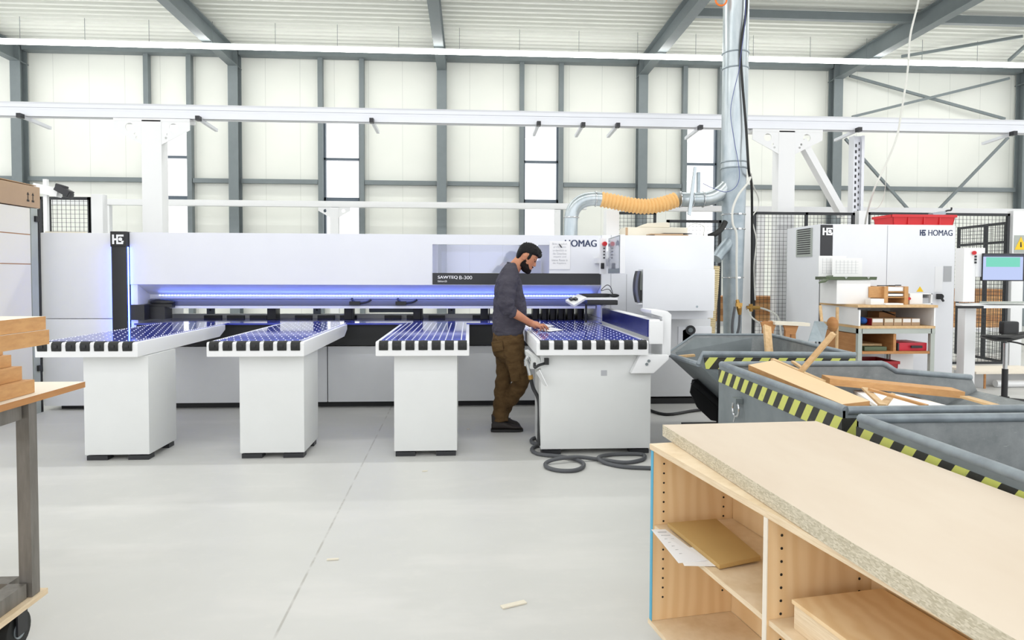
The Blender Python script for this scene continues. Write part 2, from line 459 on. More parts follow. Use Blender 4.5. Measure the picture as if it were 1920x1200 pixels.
for a, c in spans: trim(bx(a, c, 19.64, 19.8, 4.03, 4.15))
for a, c in zip([WX0]+RX, RX+[WX1]): trim(bx(a+.14, c-.14, 19.5, 19.8, 7.55, 7.70))
# corrugated roof deck, ribs along the building, gently rising from the back wall
b = MB(); prof = []; y = -3.2
def roofz(y): return 7.72+(19.84-y)*.0184
P = .27
while y < 20.0:
    for u, w in ((0, 0), (.10, 0), (.135, .075), (.235, .075)): prof.append((y+u, w))
    y += P
low = [(u, roofz(u)+w) for u, w in prof]; up = [(u, z+.02) for u, z in reversed(low)]
n = len(low); vs = [(WX0, u, z) for u, z in low+up[::-1]] + [(WX1, u, z) for u, z in low+up[::-1]]
fs = [(k, k+1, 2*n+k+1, 2*n+k) for k in range(n-1)] + [(n+k, 3*n+k, 3*n+k+1, n+k+1) for k in range(n-1)]
fs += [(0, 2*n, 3*n, n), (n-1, 2*n-1, 4*n-1, 3*n-1)]
b.add(vs, fs); struct(b.build('ceiling', 'deck', origin=(0, 10, 7.7)))
# purlin and roof bracing at the right
trim(bx(RX[3]+.14, RX[4]-.14, 15.86, 16.0, 7.55, 7.74)); trim(bx(RX[4]+.14, RX[5]-.14, 15.86, 16.0, 7.55, 7.74))
def rod(p, q, w=.07): trim(MB().bar(p, q, w, w))
rod((14.15, 16.15, 7.62), (15.230, 18.610, 7.600)); rod((12.001, 18.515, 7.600), (14.102, 16.800, 7.620))
rod((11.128, 19.580, 7.358), (15.940, 19.580, 6.185)); rod((11.164, 19.460, 6.136), (15.941, 19.460, 7.348))
rod((11.035, 19.580, 5.523), (13.975, 19.580, 2.456)); rod((15.957, 19.460, 5.608), (12.902, 19.460, 2.475))

# ------------------------------------------------------------------ light strip
def strip(y, z, x0, x1, wires=True):
    t = thing('hanging_light_strip', ((x0+x1)/2, y, z), 'long continuous white light strip hung on thin wires under the roof', 'lamp')
    bx(x0, x1, y-.05, y+.05, z+.03, z+.065).build('housing', 'white2', t)
    L = 3.05; x = x0
    while x < x1-.1:
        e = min(x+L, x1); MB().prism([(y-.07, z-.03), (y-.055, z-.05), (y+.055, z-.05), (y+.07, z-.03), (y+.07, z+.028), (y-.07, z+.028)], 'x', x+.004, e-.004).build('diffuser', 'tube', t); x = e
    x = x0+.6
    while x < x1 and wires:
        MB().cyl((x, y, z+.06), (x, y, roofz(y)-.012), .006, 6).build('suspension_wire', 'steel', t); x += 1.53
    return t
strip(17.6, 7.14, -13.1, 16.3)

# ------------------------------------------------------------------ feeder gantry behind the saw
t = thing('overhead_rail', (0, 10.6, 0), 'white overhead crane rail on posts running along behind the saw', 'gantry')
m = MB(); zt, zb = 4.0, 3.79
m.prism([(10.5, zb), (10.5, zb+.095), (10.512, zb+.10), (10.512, zb+.125), (10.5, zb+.13), (10.5, zt-.03), (10.515, zt), (10.70, zt), (10.70, zb+.03), (10.66, zb+.03), (10.66, zb), (10.56, zb), (10.56, zb+.02), (10.53, zb+.02), (10.53, zb)], 'x', -13, 15)
m.build('rail_beam', 'alu', t)
bx(-13, 15, 10.531, 10.559, zb+.005, zb+.019).build('slot_strip', 'black', t)  # black strip filling the slot in the rail's underside
for (a, c, gx0, gx1, hx) in ((-4.852, -4.562, -5.25, -4.15, 1), (4.84, 5.11, 4.42, 5.55, 1)):
    bx(a, c, 10.5, 10.72, .0, zb-.02).build('post', 'white2', t, bev=.01)
    bx(gx0, gx1, 10.5, 10.72, zb-.05, zb-.005).build('head_plate', 'white2', t)
    for y in (10.51,):
        for x0, x1, s in ((gx0, a, -1), (c, gx1, 1)):
            xa, xb = (x1, x0) if s < 0 else (x0, x1)
            plate([(xa, 3.74), (xb, 3.74), (xb, 3.62), (xa, 3.40)], [(xa+(xb-xa)*.42, 3.655, .06), (xa+(xb-xa)*.22, 3.55, .018), (xa+(xb-xa)*.16, 3.50, .018)], .012,
                  lambda u, w, d, y=y: (u, y+d, w), 'gusset_plate', 'white2', t)
MB().bar((5.249, 10.600, 3.628), (5.955, 10.600, 2.445), .16, .1).build('diagonal_brace', 'white2', t)
for (px, end) in (((-6.531, 10.450, 3.779), (-6.555, 11.200, 3.777)), ((-4.004, 10.450, 3.785), (-4.013, 11.200, 3.778)), ((-1.467, 10.450, 3.797), (-1.471, 11.200, 3.769)), ((1.052, 10.450, 3.793), (1.049, 11.200, 3.792)),
                  ((1.733, 10.450, 3.788), (1.744, 11.200, 3.777)), ((2.270, 10.450, 3.789), (2.275, 11.200, 3.777)), ((3.565, 10.450, 3.778), (3.580, 11.200, 3.772)), ((6.103, 10.450, 3.787), (6.137, 11.200, 3.758)), ((8.656, 10.450, 3.770), (8.738, 11.200, 3.781))):
    p = Vector(px); q = Vector((end[0], end[1], end[2]))
    o = MB().bar(p, (q.x, q.y, p.z-.02), .045, .045).build('bracket_arm', 'alu', t)
    bx(p.x-.03, p.x+.03, 10.4, 10.5, p.z-.035, p.z+.03).build('end_cap', 'charcoal', o)
# perforated mast
t = tag(MB().box(6.262, 6.262+.012, 10.85, 11.0, 0, 3.78).box(6.262+.012, 6.398, 10.9, 10.912, 0, 3.78).box(6.398, 6.443, 10.85, 11.0, 0, 3.78).build('slotted_mast', 'alu'),
        'tall slotted metal upright standing behind the mesh fence below the rail', 'post')
m = MB(); z = .1; x = 6.326
while z < 3.7:
    m.box(x-.012, x+.012, 10.894, 10.899, z, z+.05); m.box(x+.045, x+.06, 10.894, 10.899, z+.04, z+.08); z += .1
m.build('slot_row', 'charcoal', t)
# rear rail with its small post
t = thing('rear_rail', (-3.6, 18.6, 0), 'thin white rail on a small post in front of the back wall windows', 'gantry')
bx(-11, 3.2, 18.55, 18.75, 3.28, 3.44).build('rail_beam', 'white2', t, bev=.02)
bx(-3.72, -3.50, 18.56, 18.74, 0, 3.26).build('post', 'white2', t)
for s in (-1, 1):
    xa, xb = (-3.61+s*.11, -3.61+s*.42)
    plate([(xa, 3.27), (xb, 3.27), (xb, 3.18), (xa, 3.0)], [(xa+s*.13, 3.18, .045)], .012, lambda u, w, d: (u, 18.58+d, w), 'gusset_plate', 'white2', t)
for x in (-9.5, 2.4): bx(x-.08, x+.08, 18.57, 18.73, 0, 3.27).build('post', 'white2', t)
t = thing('storage_beam', (7, 12.4, 0), 'white horizontal beam on slim posts behind the mesh fence', 'beam')
bx(3.520, 13.2, 12.35, 12.5, 2.670, 2.769).build('beam', 'white2', t)
for x in (5.4, 13.0): bx(x-.06, x+.06, 12.36, 12.48, 0, 2.670).build('post', 'white2', t)


# ------------------------------------------------------------------ beam saw
M['beam'] = mat('grey_blue_beam', (104, 108, 128), .45, metal=.2)
FY = 7.65
saw = thing('panel_saw', (-.9, FY, 0), 'long white beam saw with blue light lines and a dark window strip', 'saw')
# left tower
m = MB(); m.box(-4.60, -3.845, FY, 8.75, 1.0, 1.925); m.box(-4.60, -3.845, FY, 8.75, .05, .995)
o = m.build('left_tower', 'white', saw, bev=.012)
tag(bx(-4.58, -4.16, FY+.05, FY+.09, 1.926, 1.94).build('wood_strip', 'cream'), 'thin yellowish strip lying along the top of the saw\'s left tower', 'strip')
for x in (-4.35, -3.95): bx(x-.12, x+.12, FY+.1, FY+.4, 0, .05).build('foot', 'black', saw)
# dark light column with glowing lines at both flanks
c = bx(-3.838, -3.682, FY-.055, FY+.3, .72, 1.935).build('light_column', 'charcoal', saw, bev=.004)
bx(-3.843, -3.677, FY-.062, FY+.3, 1.775, 1.94).build('column_head', 'black', c, bev=.004)
logo(-3.822, -3.703, 1.803, 1.905, FY-.0625, 'whiteink', c)
for x in (-3.838, -3.682): bx(x-.006, x+.006, FY-.03, FY-.012, .72, 1.775).build('light_line', 'bluelight', c)
# hood with its sloped lip
PR = [(FY, 1.935), (FY, 1.372), (FY+.30, 1.252), (FY+.30, 1.205), (8.9, 1.205), (8.9, 1.935)]
hd_ = MB().prism(PR, 'x', -3.672, -.41).prism(PR, 'x', .895, 1.484)
hd_.prism([(FY, 1.505), (FY, 1.372), (FY+.30, 1.252), (FY+.30, 1.205), (8.9, 1.205), (8.9, 1.505)], 'x', -.41, .895).box(-.41, .895, FY, FY+.02, 1.825, 1.935).box(-.41, .895, FY+.02, 8.9, 1.90, 1.935)
hood = hd_.build('hood', 'white', saw)
bx(-3.672, -3.60, FY+.01, 8.85, .05, 1.37).build('end_cheek', 'white', saw)
bx(-3.46, 1.42, FY+.195, FY+.207, 1.243, 1.251).build('led_bar', 'leds', saw)
bx(-3.55, 1.44, FY+.275, FY+.30, 1.222, 1.234).build('lower_rail', 'alu', saw)
bx(-3.58, 1.47, FY+.24, FY+.5, 1.13, 1.20).build('pressure_beam', 'beam', saw, bev=.006)
bx(-3.52, 1.47, FY+.235, FY+.5, 1.098, 1.127).build('aluminium_lip', 'alu', saw)
for x in (-1.34, -.82): MB().tube(spline([(x, FY+.235, 1.21), (x+.05, FY+.2, 1.165), (x+.16, FY+.22, 1.17), (x+.22, FY+.24, 1.2)]), .012, 8).box(x-.02, x+.1, FY+.19, FY+.24, 1.14, 1.18).build('cable_clip', 'black', saw)
MB().ell((-3.42, FY+.2, 1.17), (.14, .05, .04)).box(-3.60, -3.3, FY+.15, FY+.24, 1.11, 1.15).build('guide_arm', 'charcoal', saw)
bx(-3.672, -3.52, FY-.02, FY+.1, .985, 1.15).build('dark_end_plate', 'charcoal', saw)
bx(-3.60, -3.36, FY+.11, FY+.3, .985, 1.12).build('dark_end_block', 'charcoal', saw)
# window and name strip
w = bx(-.409, .894, FY-.004, FY+.004, 1.508, 1.822).build('machine_window', 'winpane', saw)
bx(-.409, .894, 8.88, 8.89, 1.508, 1.898).build('rear_pane', 'glass', w)
bx(.62, .86, 8.2, 8.5, 1.507, 1.66).build('saw_carriage', 'base', w)
st = bx(-.41, 1.481, FY-.008, FY+.02, 1.378, 1.506).build('name_strip', 'charcoal', saw)
text('SAWTEQ', -0.350, 1.437, 1.475, FY-.011, 'whiteink', st, x1=-0.131, fat=.0016)
text('B-300', -0.113, 1.437, 1.475, FY-.011, 'whiteink', st, x1=0.030)
text('Edition25', -0.350, 1.404, 1.425, FY-.011, 'whiteink', st, x1=-0.250)
text('HOMAG', 1.074, 1.808, 1.884, FY-.003, 'navy', saw, x1=1.432, fat=.0028)
# base panels and plinth
for a, c in ((-3.60, -1.574), (-1.564, .32), (.33, 1.484)): bx(a, c, FY, FY+.9, .07, .69).build('base_panel', 'base', saw, bev=.006)
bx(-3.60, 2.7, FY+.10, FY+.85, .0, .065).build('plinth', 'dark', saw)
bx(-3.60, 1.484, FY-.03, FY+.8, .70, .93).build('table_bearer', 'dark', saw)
pl = bx(-3.60, 1.484, FY-.08, FY+.8, .935, .953).build('saw_table', 'air', saw)
bx(-3.60, 1.484, FY+.86, FY+.95, .70, 1.0).build('rear_guard', 'pale', saw)
for k in range(17):
    a = -3.2+k*.27
    if k % 4 != 3: bx(a, a+.2, FY+.8, FY+.85, .93, .985).build('rear_stop', 'black', saw)
for x in (-2.32, -1.43, -.62, .18, .79, .90, 1.0, 1.10, 1.21, 1.33):
    hw = .045 if x < .5 else .028
    m = bx(x-hw, x+hw, FY+.5, FY+.72, .955, 1.20); m.box(x+hw+.008, x+hw+.02, FY+.46, FY+.6, .955, 1.2)
    m.build('clamp_finger', 'black', saw, bev=.004)
for x in (-3.13, -1.86, -.22, .55): 
    q = bx(x-.045, x+.045, FY+.82, FY+.85, 1.0, 1.2).build('slotted_bracket', 'steel', saw)
    MB().cyl((x, FY+.815, 1.12), (x, FY+.825, 1.12), .016).cyl((x, FY+.815, 1.05), (x, FY+.825, 1.05), .012).build('bolt_hole', 'black', q)
bx(-1.23, -.66, FY+.80, FY+.84, 1.02, 1.13).build('stop_plate', 'steel', saw, bev=.02)
# right-hand body
m = MB(); m.box(1.488, 2.79, FY, 9.0, 1.0, 1.94)
bd = m.build('control_housing', 'white', saw, bev=.01)
MB().prism([(FY, .995), (FY, .55), (FY+.06, .30), (FY+.06, .09), (9.0, .09), (9.0, .995)], 'x', 1.488, 2.76).build('lower_housing', 'base', saw, bev=.006)
bx(2.38, 2.77, FY-.012, FY+.02, .70, .905).build('service_flap', 'white', saw, bev=.006)
MB().prism([(2.537, .905), (2.432, .86), (2.432, .70), (2.537, .70)], 'y', FY-.012, FY+.02).build('flap_hinge_plate', 'white', saw)
k = MB().cyl((2.514, 7.610, 0.866), (2.534, 7.670, 0.861), .055, 24).build('knob', 'charcoal', saw)
MB().cyl((2.507, 7.590, 0.868), (2.515, 7.612, 0.866), .026, 16).build('knob_button', 'steel', k)
for x in (1.60, 1.78): bx(x-.003, x+.003, FY-.002, FY+.01, 1.0, 1.94 if x < 1.7 else 1.50).build('panel_seam', 'ink', saw)
# hinged console box with dark curved grip
m = MB(); m.box(1.787, 2.546, 6.95, 7.15, 1.120, 1.551)
cb = m.build('console_box', 'white', saw, bev=.008)
bx(1.733, 1.795-.001, 7.0, 7.05, 1.206, 1.533).build('console_core', 'steelpale', cb)
bx(1.755, 1.792, 6.99, 7.0, 1.223, 1.334).build('console_recess', 'black', cb)
xg = 1.705; z0, z1 = 1.207, 1.533; pts = []
for q in range(9):
    a = q/8; pts.append((xg+.026*(2*a-1)**2, z0+(z1-z0)*a))
MB().prism(pts+[(xg+.058, z1), (xg+.052, (z0+z1)/2), (xg+.058, z0)], 'y', 6.94, 7.05).build('curved_grip', 'black', cb)
MB().prism([(u+.0, w) for u, w in pts]+[(u+.024, w) for u, w in reversed(pts)], 'y', 6.932, 6.94).build('grip_face', 'gripface', cb)
bx(1.743, 1.805, 6.96, 7.06, z0-.02, z0-.004).build('console_ledge', 'white', cb)
MB().cyl((2.36, 6.948, 1.164), (2.36, 6.951, 1.164), .012).build('screw', 'galvdull', cb)
bx(1.967, 2.550, 7.16, 7.64, 1.02, 1.4).build('console_support', 'white', cb, bev=.006)
# screen beside it, facing the tables
A, B = (1.487, 7.250, 1.882), (1.455, 6.550, 1.870); zl = 1.510; zh = 1.877
dirv = Vector((B[0]-A[0], B[1]-A[1], 0)).normalized(); nrm = Vector((dirv.y, -dirv.x, 0))
if nrm.x > 0: nrm = -nrm
def scr(u0, u1, d0, d1, za, zb):
    a = Vector((A[0], A[1], 0))+dirv*u0; c = Vector((A[0], A[1], 0))+dirv*u1
    pts = [a+nrm*d0, c+nrm*d0, c+nrm*d1, a+nrm*d1]
    return MB().hexa([p+Vector((0, 0, za)) for p in pts], [p+Vector((0, 0, zb)) for p in pts])
Ls = math.hypot(B[0]-A[0], B[1]-A[1])
sc_ = scr(-.02, Ls+.01, -.05, -.001, zl-.006, zh+.006).build('operator_screen', 'white2', saw, bev=.006)
scr(0, Ls, -.001, .002, zl, zh).build('screen_bezel', 'steel', sc_)
scr(.012, Ls-.012, .002, .004, zl+.045, zh-.008).build('screen_glass', 'screen', sc_)
bx(A[0]+.02, A[0]+.1, 7.2, 7.66, 1.6, 1.75).build('screen_arm', 'white', sc_)
bp = bx(1.40, 1.463, 7.255, 7.30, zl-.01, zh+.01).build('button_panel', 'white2', saw, bev=.004)
MB().cyl((1.44, 7.20, 1.822), (1.44, 7.26, 1.822), .024, 18).build('emergency_button', 'red', bp)
for zp in (1.776, 1.742, 1.709, 1.675): bx(1.432, 1.448, 7.245, 7.256, zp-.008, zp+.006).build('push_button', 'charcoal', bp)
bx(1.405, 1.44, 7.235, 7.256, 1.556, 1.618).build('key_switch', 'black', bp, bev=.004)
bx(1.41, 1.46, 7.295, 7.66, 1.62, 1.68).build('panel_arm', 'white2', bp)
bx(1.481, 1.518, FY-.02, FY+.01, 1.661, 1.709).build('door_catch', 'woodbrown', saw)
# keyboard shelf
tr = MB(); zt = 1.249
tray = bx(1.235, 1.562, 7.1, 7.6, 1.174, zt-.025).build('keyboard_tray', 'black', saw, bev=.01)
bx(1.201, 1.562, 7.09, 7.6, zt-.022, zt).build('tray_top', 'white2', tray, bev=.008)
MB().slab([(1.004, 7.100, 1.229), (1.076, 6.980, 1.179), (1.229, 7.100, 1.258), (1.171, 7.300, 1.285)], .03).build('tilted_panel', 'white2', tray, bev=.006)
for c in ((1.061, 7.070, 1.239), (1.106, 7.070, 1.239)): MB().obox(c, (.035, .04, .02), (0.4, -.25, .5)).build('panel_switch', 'charcoal', tray)
MB().cyl((1.258, 7.3, .975), (1.258, 7.3, 1.174+.002), .012).build('support_rod', 'charcoal', tray)
bx(1.46, 1.492, 7.4, 7.66, 1.15, 1.2).build('tray_arm', 'white2', tray)
kb = tag(MB().obox((1.359, 7.34, zt+.021), (.32, .15, .035), (0, 0, .1)).build('keyboard', 'black', bev=.01), 'black keyboard lying on the small tray beside the blue fence', 'keyboard')
mo = tag(MB().ell((1.543, 7.2, zt+.022), (.055, .035, .02)).build('computer_mouse', 'black', smooth=True), 'small black mouse with looped cord on the white tray', 'mouse')
MB().tube(spline([(1.537, 7.23, zt+.03), (1.532, 7.34, zt+.11), (1.491, 7.36, zt+.13), (1.438, 7.38, zt+.07), (1.532, 7.4, zt+.08), (1.597, 7.38, zt-.05)]), .004, 6).build('cord', 'black', mo)
wp = bx(1.824, 1.999, 9.05, 9.25, 0, 2.365).build('square_post', 'white2', bev=.01)
tag(wp, 'square white post rising behind the saw hood near its right end', 'post')

# notice taped to the saw
nt = thing('paper_notice', (1.014, FY, 1.55), 'white paper notice with grey lines taped beside the machine window', 'notice')
bx(0.899, 1.132, FY-.006, FY-.0042, 1.552, 1.869).build('sheet', 'paper', nt)
L = ['Bitte ab sofort', 'große Reste', 'ordentlich in', 'die Gitterbox', 'stapeln und', 'kleine Reste in', 'die Kipplore.']
W_ = (28, 24, 26, 26, 24, 30, 26)
for k, (s, wpx) in enumerate(zip(L, W_)):
    zc = 1.826-k*.0365; xc = 1.014; hw = wpx/2*.00597
    text(s, xc-hw, zc, zc+.024, FY-.0075, 'ink', nt, x1=xc+hw)
MB().tube([(1.009, 7.635, 1.833), (1.034, 7.635, 1.797)], .006, 6).build('sticker', 'charcoal', nt)

# ------------------------------------------------------------------ air tables
TZ = .955; TY = 5.45
def nozzles(m, x0, x1, y0, y1, z, kind):
    dots = []
    if kind == 'line':
        px, py, offs = .0537, .10, ((0, 0),)
    elif kind == 'dense': px, py, offs = .0535, .13, ((0, 0),)
    else: px, py, offs = .057, .16, ((0, 0),)
    for ox, oy in offs:
        x = x0+.03+ox
        while x < x1-.02:
            y = y0+.03+oy
            while y < y1-.03: dots.append((x, y)); y += py
            x += px
    if kind != 'line':
        for x in (x0+.012, x1-.012):
            y = y0+.03
            while y < y1-.03: dots.append((x, y)); y += .045
    else: dots = [d for d in dots if x0+.06 < d[0] < x1-.06]
    for x, y in dots:
        m.loft([[(x+r*math.cos(2*PI*j/8), y+r*math.sin(2*PI*j/8), z+h) for j in range(8)] for r, h in ((.006, -.001), (.0055, .0022), (.003, .0036))], 1)
    if kind == 'line':
        for x in (x0+.035, x1-.035): m.box(x-.004, x+.004, y0+.02, y1-.02, z-.002, z+.002, 1)
    return m
def air_table(x0, x1, surf, nroll, label, px0, px1, first, last):
    cx = (x0+x1)/2
    t = thing('air_table', (cx, TY+.1, 0), label, 'table', 'air cushion tables in front of the saw')
    m = MB(); m.prism([(TY, TZ-.012), (TY+.012, TZ), (7.36, TZ), (7.36, .90), (7.20, TZ-.115), (TY, TZ-.115)], 'x', x0, x1)
    fr = m.build('table_frame', 'white2', t, bev=.008)
    nozzles(bx(x0+.035, x1-.03, TY+.075, 7.55, TZ-.01, TZ+.004), x0+.035, x1-.03, TY+.075, 7.55, TZ+.004, surf).build('air_surface', ['air', 'nozzle'], t)
    bx(x0+.03, x1-.025, TY+.06, TY+.078, TZ-.01, TZ+.003).build('edge_strip', 'steel', t)
    for k in range(nroll):
        c = first+(last-first)*k/(nroll-1)
        r = MB().prism([(TY-.006, TZ-.068), (TY-.012, TZ-.03), (TY-.006, TZ-.006), (TY+.012, TZ+.006), (TY+.05, TZ+.006), (TY+.05, TZ-.068)], 'x', c-.036, c+.036).build('edge_roller', 'rubber', t, bev=.005)
        bx(c-.012, c+.012, TY-.017, TY-.010, TZ-.042, TZ-.02).build('roller_boss', 'black', r, bev=.003)
    bx(px0, px1, TY+.13, TY+.64, .045, TZ-.118).build('pedestal', 'pale', t, bev=.006)
    for c in (px0+.09, px1-.09):
        for y in (TY+.19, TY+.56): bx(c-.08, c+.08, y-.05, y+.05, 0, .035).cyl((c, y, .03), (c, y, .05), .02).build('foot', 'charcoal', t)
    return t

t1 = air_table(-3.335, -2.568, 'stagger', 7, 'leftmost air table, with a round sticker at its front right corner', -3.048, -2.549, -3.279, -2.644)
MB().cyl((-2.592, TY+.12, .89), (-2.592+.004, TY+.12, .89), .03, 20).build('round_sticker', 'ink', t1)
t2 = air_table(-2.048, -1.299, 'stagger', 7, 'second air table from the left with staggered dots', -1.842, -1.332, -1.991, -1.365)
t3 = air_table(-0.742, 0.000, 'line', 7, 'air table with lined dot rows, left of the standing worker', -0.611, -0.099, -0.679, -0.055)
t4 = air_table(0.540, 1.454, 'dense', 8, 'wide air table with a blue side fence where the worker leans', 0.590, 1.511, 0.604, 1.403)
# its fence
fx = 1.483
fz0, fz1 = .975, 1.118
bx(fx, fx+.012, 5.60, 7.55, fz0, fz1).build('fence_plate', 'bluefence', t4)
bx(fx+.013, fx+.10, 5.58, 7.55, fz0-.01, fz1+.004).build('fence_beam', 'white2', t4, bev=.008)
bx(fx+.004, fx+.12, 5.55, 5.58, 0.920, 1.111).build('fence_end_cover', 'white2', t4, bev=.008)
m = MB(); m.prism([(fx+.125, .80), (fx+.20, .82), (fx+.205, 1.16), (fx+.17, 1.19), (fx+.03, 1.20), (fx+.03, 1.17), (fx+.125, 1.14)], 'y', 5.60, 5.95)
m.build('fence_bracket', 'white2', t4, bev=.012)
MB().prism([(1.40, .838), (fx+.155, .832), (fx+.155, .80), (fx+.03, .685), (1.325, .685)], 'y', 5.50, 5.575).build('corner_gusset', 'white2', t4, bev=.004)
for c in (Vector((1.452, 5.490, 0.760)), Vector((1.470, 5.490, 0.787))): MB().cyl(c, c+Vector((0, .012, 0)), .012, 12).build('bolt', 'steel', t4)
bx(1.09, 1.14, 5.577, 5.581, .655, .70).build('rating_label', 'ink', t4)
# air gun, its hook and paper tray at the left of the pedestal
br = MB().tube(spline([(0.533, 5.550, 0.766), (0.534, 5.520, 0.735), (0.565, 5.520, 0.752), (0.630, 5.560, 0.768), (0.643, 5.560, 0.795)]), .012, 8).box(0.615, 0.650, 5.53, 5.579, 0.754, 0.806).build('tool_hook', 'black', t4)
MB().slab([(0.555, 5.600, 0.684), (0.572, 5.500, 0.720), (0.632, 5.450, 0.593), (0.617, 5.550, 0.585)], .006).build('side_flap', 'white2', t4)
MB().slab([(0.514, 5.950, 0.836), (0.582, 5.600, 0.799), (0.600, 5.600, 0.719), (0.538, 5.800, 0.692)], .03).build('side_bracket', 'pale', t4)
gun = thing('air_gun', (0.523, 5.780, 0.695), 'silver air gun with brass nipple hanging beside the worker', 'air gun')
MB().tube([(0.500, 5.780, 0.795), (0.482, 5.780, 0.759), (0.477, 5.780, 0.713)], [.02, .018, .01], 10).tube([(0.481, 5.780, 0.772), (0.505, 5.780, 0.695), (0.519, 5.780, 0.635)], [.02, .018, .02], 10).build('gun_body', 'chrome', gun, smooth=True)
MB().tube([(0.498, 5.760, 0.789), (0.521, 5.760, 0.743), (0.535, 5.760, 0.688)], .006, 6).build('trigger', 'chrome', gun)
MB().cyl((0.519, 5.780, 0.635), (0.526, 5.780, 0.599), .022, 12).build('hose_nipple', 'brass', gun)
MB().tube(spline([(0.526, 5.780, 0.599), (0.546, 5.780, 0.521), (0.589, 5.740, 0.418), (0.588, 5.680, 0.212), (0.576, 5.600, 0.074)]), .016, 8).build('hose', 'black', gun)
# hose coiled on the floor
pth = [(0.641, 6.140, 0.016), (0.577, 6.083, 0.016), (0.549, 5.985, 0.016), (0.573, 5.888, 0.016), (0.620, 5.849, 0.016), (0.564, 5.796, 0.016), (0.527, 5.690, 0.016), (0.555, 5.569, 0.016), (0.620, 5.515, 0.016), (0.715, 5.463, 0.020), (0.832, 5.376, 0.020),
       (0.891, 5.264, 0.016), (0.867, 5.146, 0.016), (0.789, 5.064, 0.016), (0.676, 5.070, 0.016), (0.597, 5.160, 0.016), (0.602, 5.278, 0.016), (0.682, 5.309, 0.036), (0.849, 5.349, 0.040), (1.024, 5.366, 0.016), (1.217, 5.263, 0.016), (1.358, 5.317, 0.016),
       (1.421, 5.410, 0.016), (1.420, 5.492, 0.016), (1.319, 5.514, 0.016), (1.136, 5.490, 0.016), (1.028, 5.339, 0.036), (1.067, 5.255, 0.016), (1.190, 5.144, 0.016), (1.424, 5.089, 0.016), (1.660, 5.049, 0.016)]
tag(MB().tube(spline(pth, 8), .0155, 10).build('floor_hose', 'cable', smooth=True), 'grey hose lying in loops on the floor under the wide air table', 'hose')
pth = [(1.957, 7.335, 0.016), (2.088, 7.071, 0.016), (2.437, 7.254, 0.016), (2.724, 7.390, 0.016)]
tag(MB().tube(spline(pth, 8), .016, 8).build('floor_cable', 'black'), 'black cable on the floor between the wide air table and the rear skip', 'cable')

# papers on the wide table
pa = tag(MB().slab([(0.718, 7.039, 0.966), (0.764, 6.752, 0.966), (0.876, 6.963, 0.966), (0.817, 7.229, 0.966)], .0015).build('paper_sheet', 'paper'), 'small white slip on the blue table behind the larger sheet', 'paper')
pb = tag(MB().slab([(0.653, 6.496, 0.965), (0.740, 6.280, 0.965), (0.900, 6.460, 0.965), (0.822, 6.792, 0.965)], .0015).build('paper_sheet', 'paper'), 'white paper sheet under the worker\'s fingertips', 'paper')

# things on top of the saw's right housing
tp = 1.942
bxx = thing('document_box', (2.273, 8.2, tp), 'cream flat document box lying on the saw housing', 'box')
bx(1.839, 2.593, 8.0, 8.3, tp, tp+.115).build('box_body', 'cream', bxx, bev=.006)
bx(1.839+.004, 1.871, 7.997, 8.0, tp+.005, tp+.11).build('end_label', 'card', bxx)
fl = MB(); q = [(2.005, tp+.118), (2.115, tp+.165), (2.349, tp+.178), (2.381, tp+.17), (2.381, tp+.118)]
fl.prism(q, 'y', 8.02, 8.27)
tag(fl.build('ring_binder', 'cream', bev=.006), 'beige ring binder lying on the cream document box', 'binder')
zz = tp
for k, (a, c, y0, th, mm, lab) in enumerate(((1236, 1300, 7.70, .012, 'card', 'bottom cardboard sheet of the pile on the saw housing'), (1227, 1290, 7.72, .012, 'card', 'middle cardboard sheet of the pile on the saw housing'), (1252, 1308, 7.74, .008, 'charcoal', 'dark top sheet of the cardboard pile on the saw housing'))):
    xa, xb = (a-883)/1280*7.72, (c-883)/1280*7.72
    tag(MB().obox(((xa+xb)/2, y0+.12, zz+th/2), (xb-xa, .2, th), (0, 0, .06*(k-1))).build('cardboard_sheet', mm), lab, 'cardboard', 'cardboard sheets on the saw housing'); zz += th+.001
tag(MB().tube(spline([(2.672, 8.35, tp+.006), (2.706, 8.36, tp+.14), (2.808, 8.37, tp+.19), (2.923, 8.38, tp+.15), (2.910, 8.4, tp+.006)]), .006, 6).build('cable_loop', 'whitecable'), 'thin white cable looping up behind the cardboard pile', 'cable')
# dark board beside the housing


# ------------------------------------------------------------------ extraction duct
DX, DY = 3.419, 8.7
du = thing('exhaust_duct', (DX, DY, 0), 'tall galvanised extraction duct tapering down behind the rear skip', 'duct')
R1 = .162; zj = 2.874
ax = 3.433
MB().lathe([(R1, zj+.0), (R1, 7.86)], (DX, DY, 0), 32).build('riser_pipe', 'galv', du, smooth=True)
rings = []
for q in range(9):
    a = q/8; r = .098+(R1-.004-.098)*a; cx = ax+(DX-ax)*a; z = zj*a
    rings.append([(cx+r*math.cos(2*PI*j/32), DY+r*math.sin(2*PI*j/32), z+.001) for j in range(32)])
MB().loft(rings).build('tapered_pipe', 'galvdull', du, smooth=True)
for z in (4.343, 4.146, 2.950, 2.874):
    o = MB().torus((DX, DY, z), R1+.002, .010, 'z', 32, 8).build('ring_clamp', 'galvdull', du, smooth=True)
for py in (408, 436, 528):
    z = 1.49+(516-py+8)/1280*8.7; a = z/zj; r = .098+(R1-.004-.098)*a
    o = MB().torus((ax+(DX-ax)*a, DY, z), r+.004, .008, 'z', 32, 8).build('ring_clamp', 'chrome', du, smooth=True)
    MB().box(ax+(DX-ax)*a+.0, ax+(DX-ax)*a+.04, DY-r-.03, DY-r, z-.012, z+.012).build('clamp_bolt', 'chrome', o)
br = spline([(3.393, 8.700, 2.709), (3.274, 8.700, 2.584), (3.134, 8.680, 2.497), (2.956, 8.650, 2.465), (2.661, 8.600, 2.456)], 6)
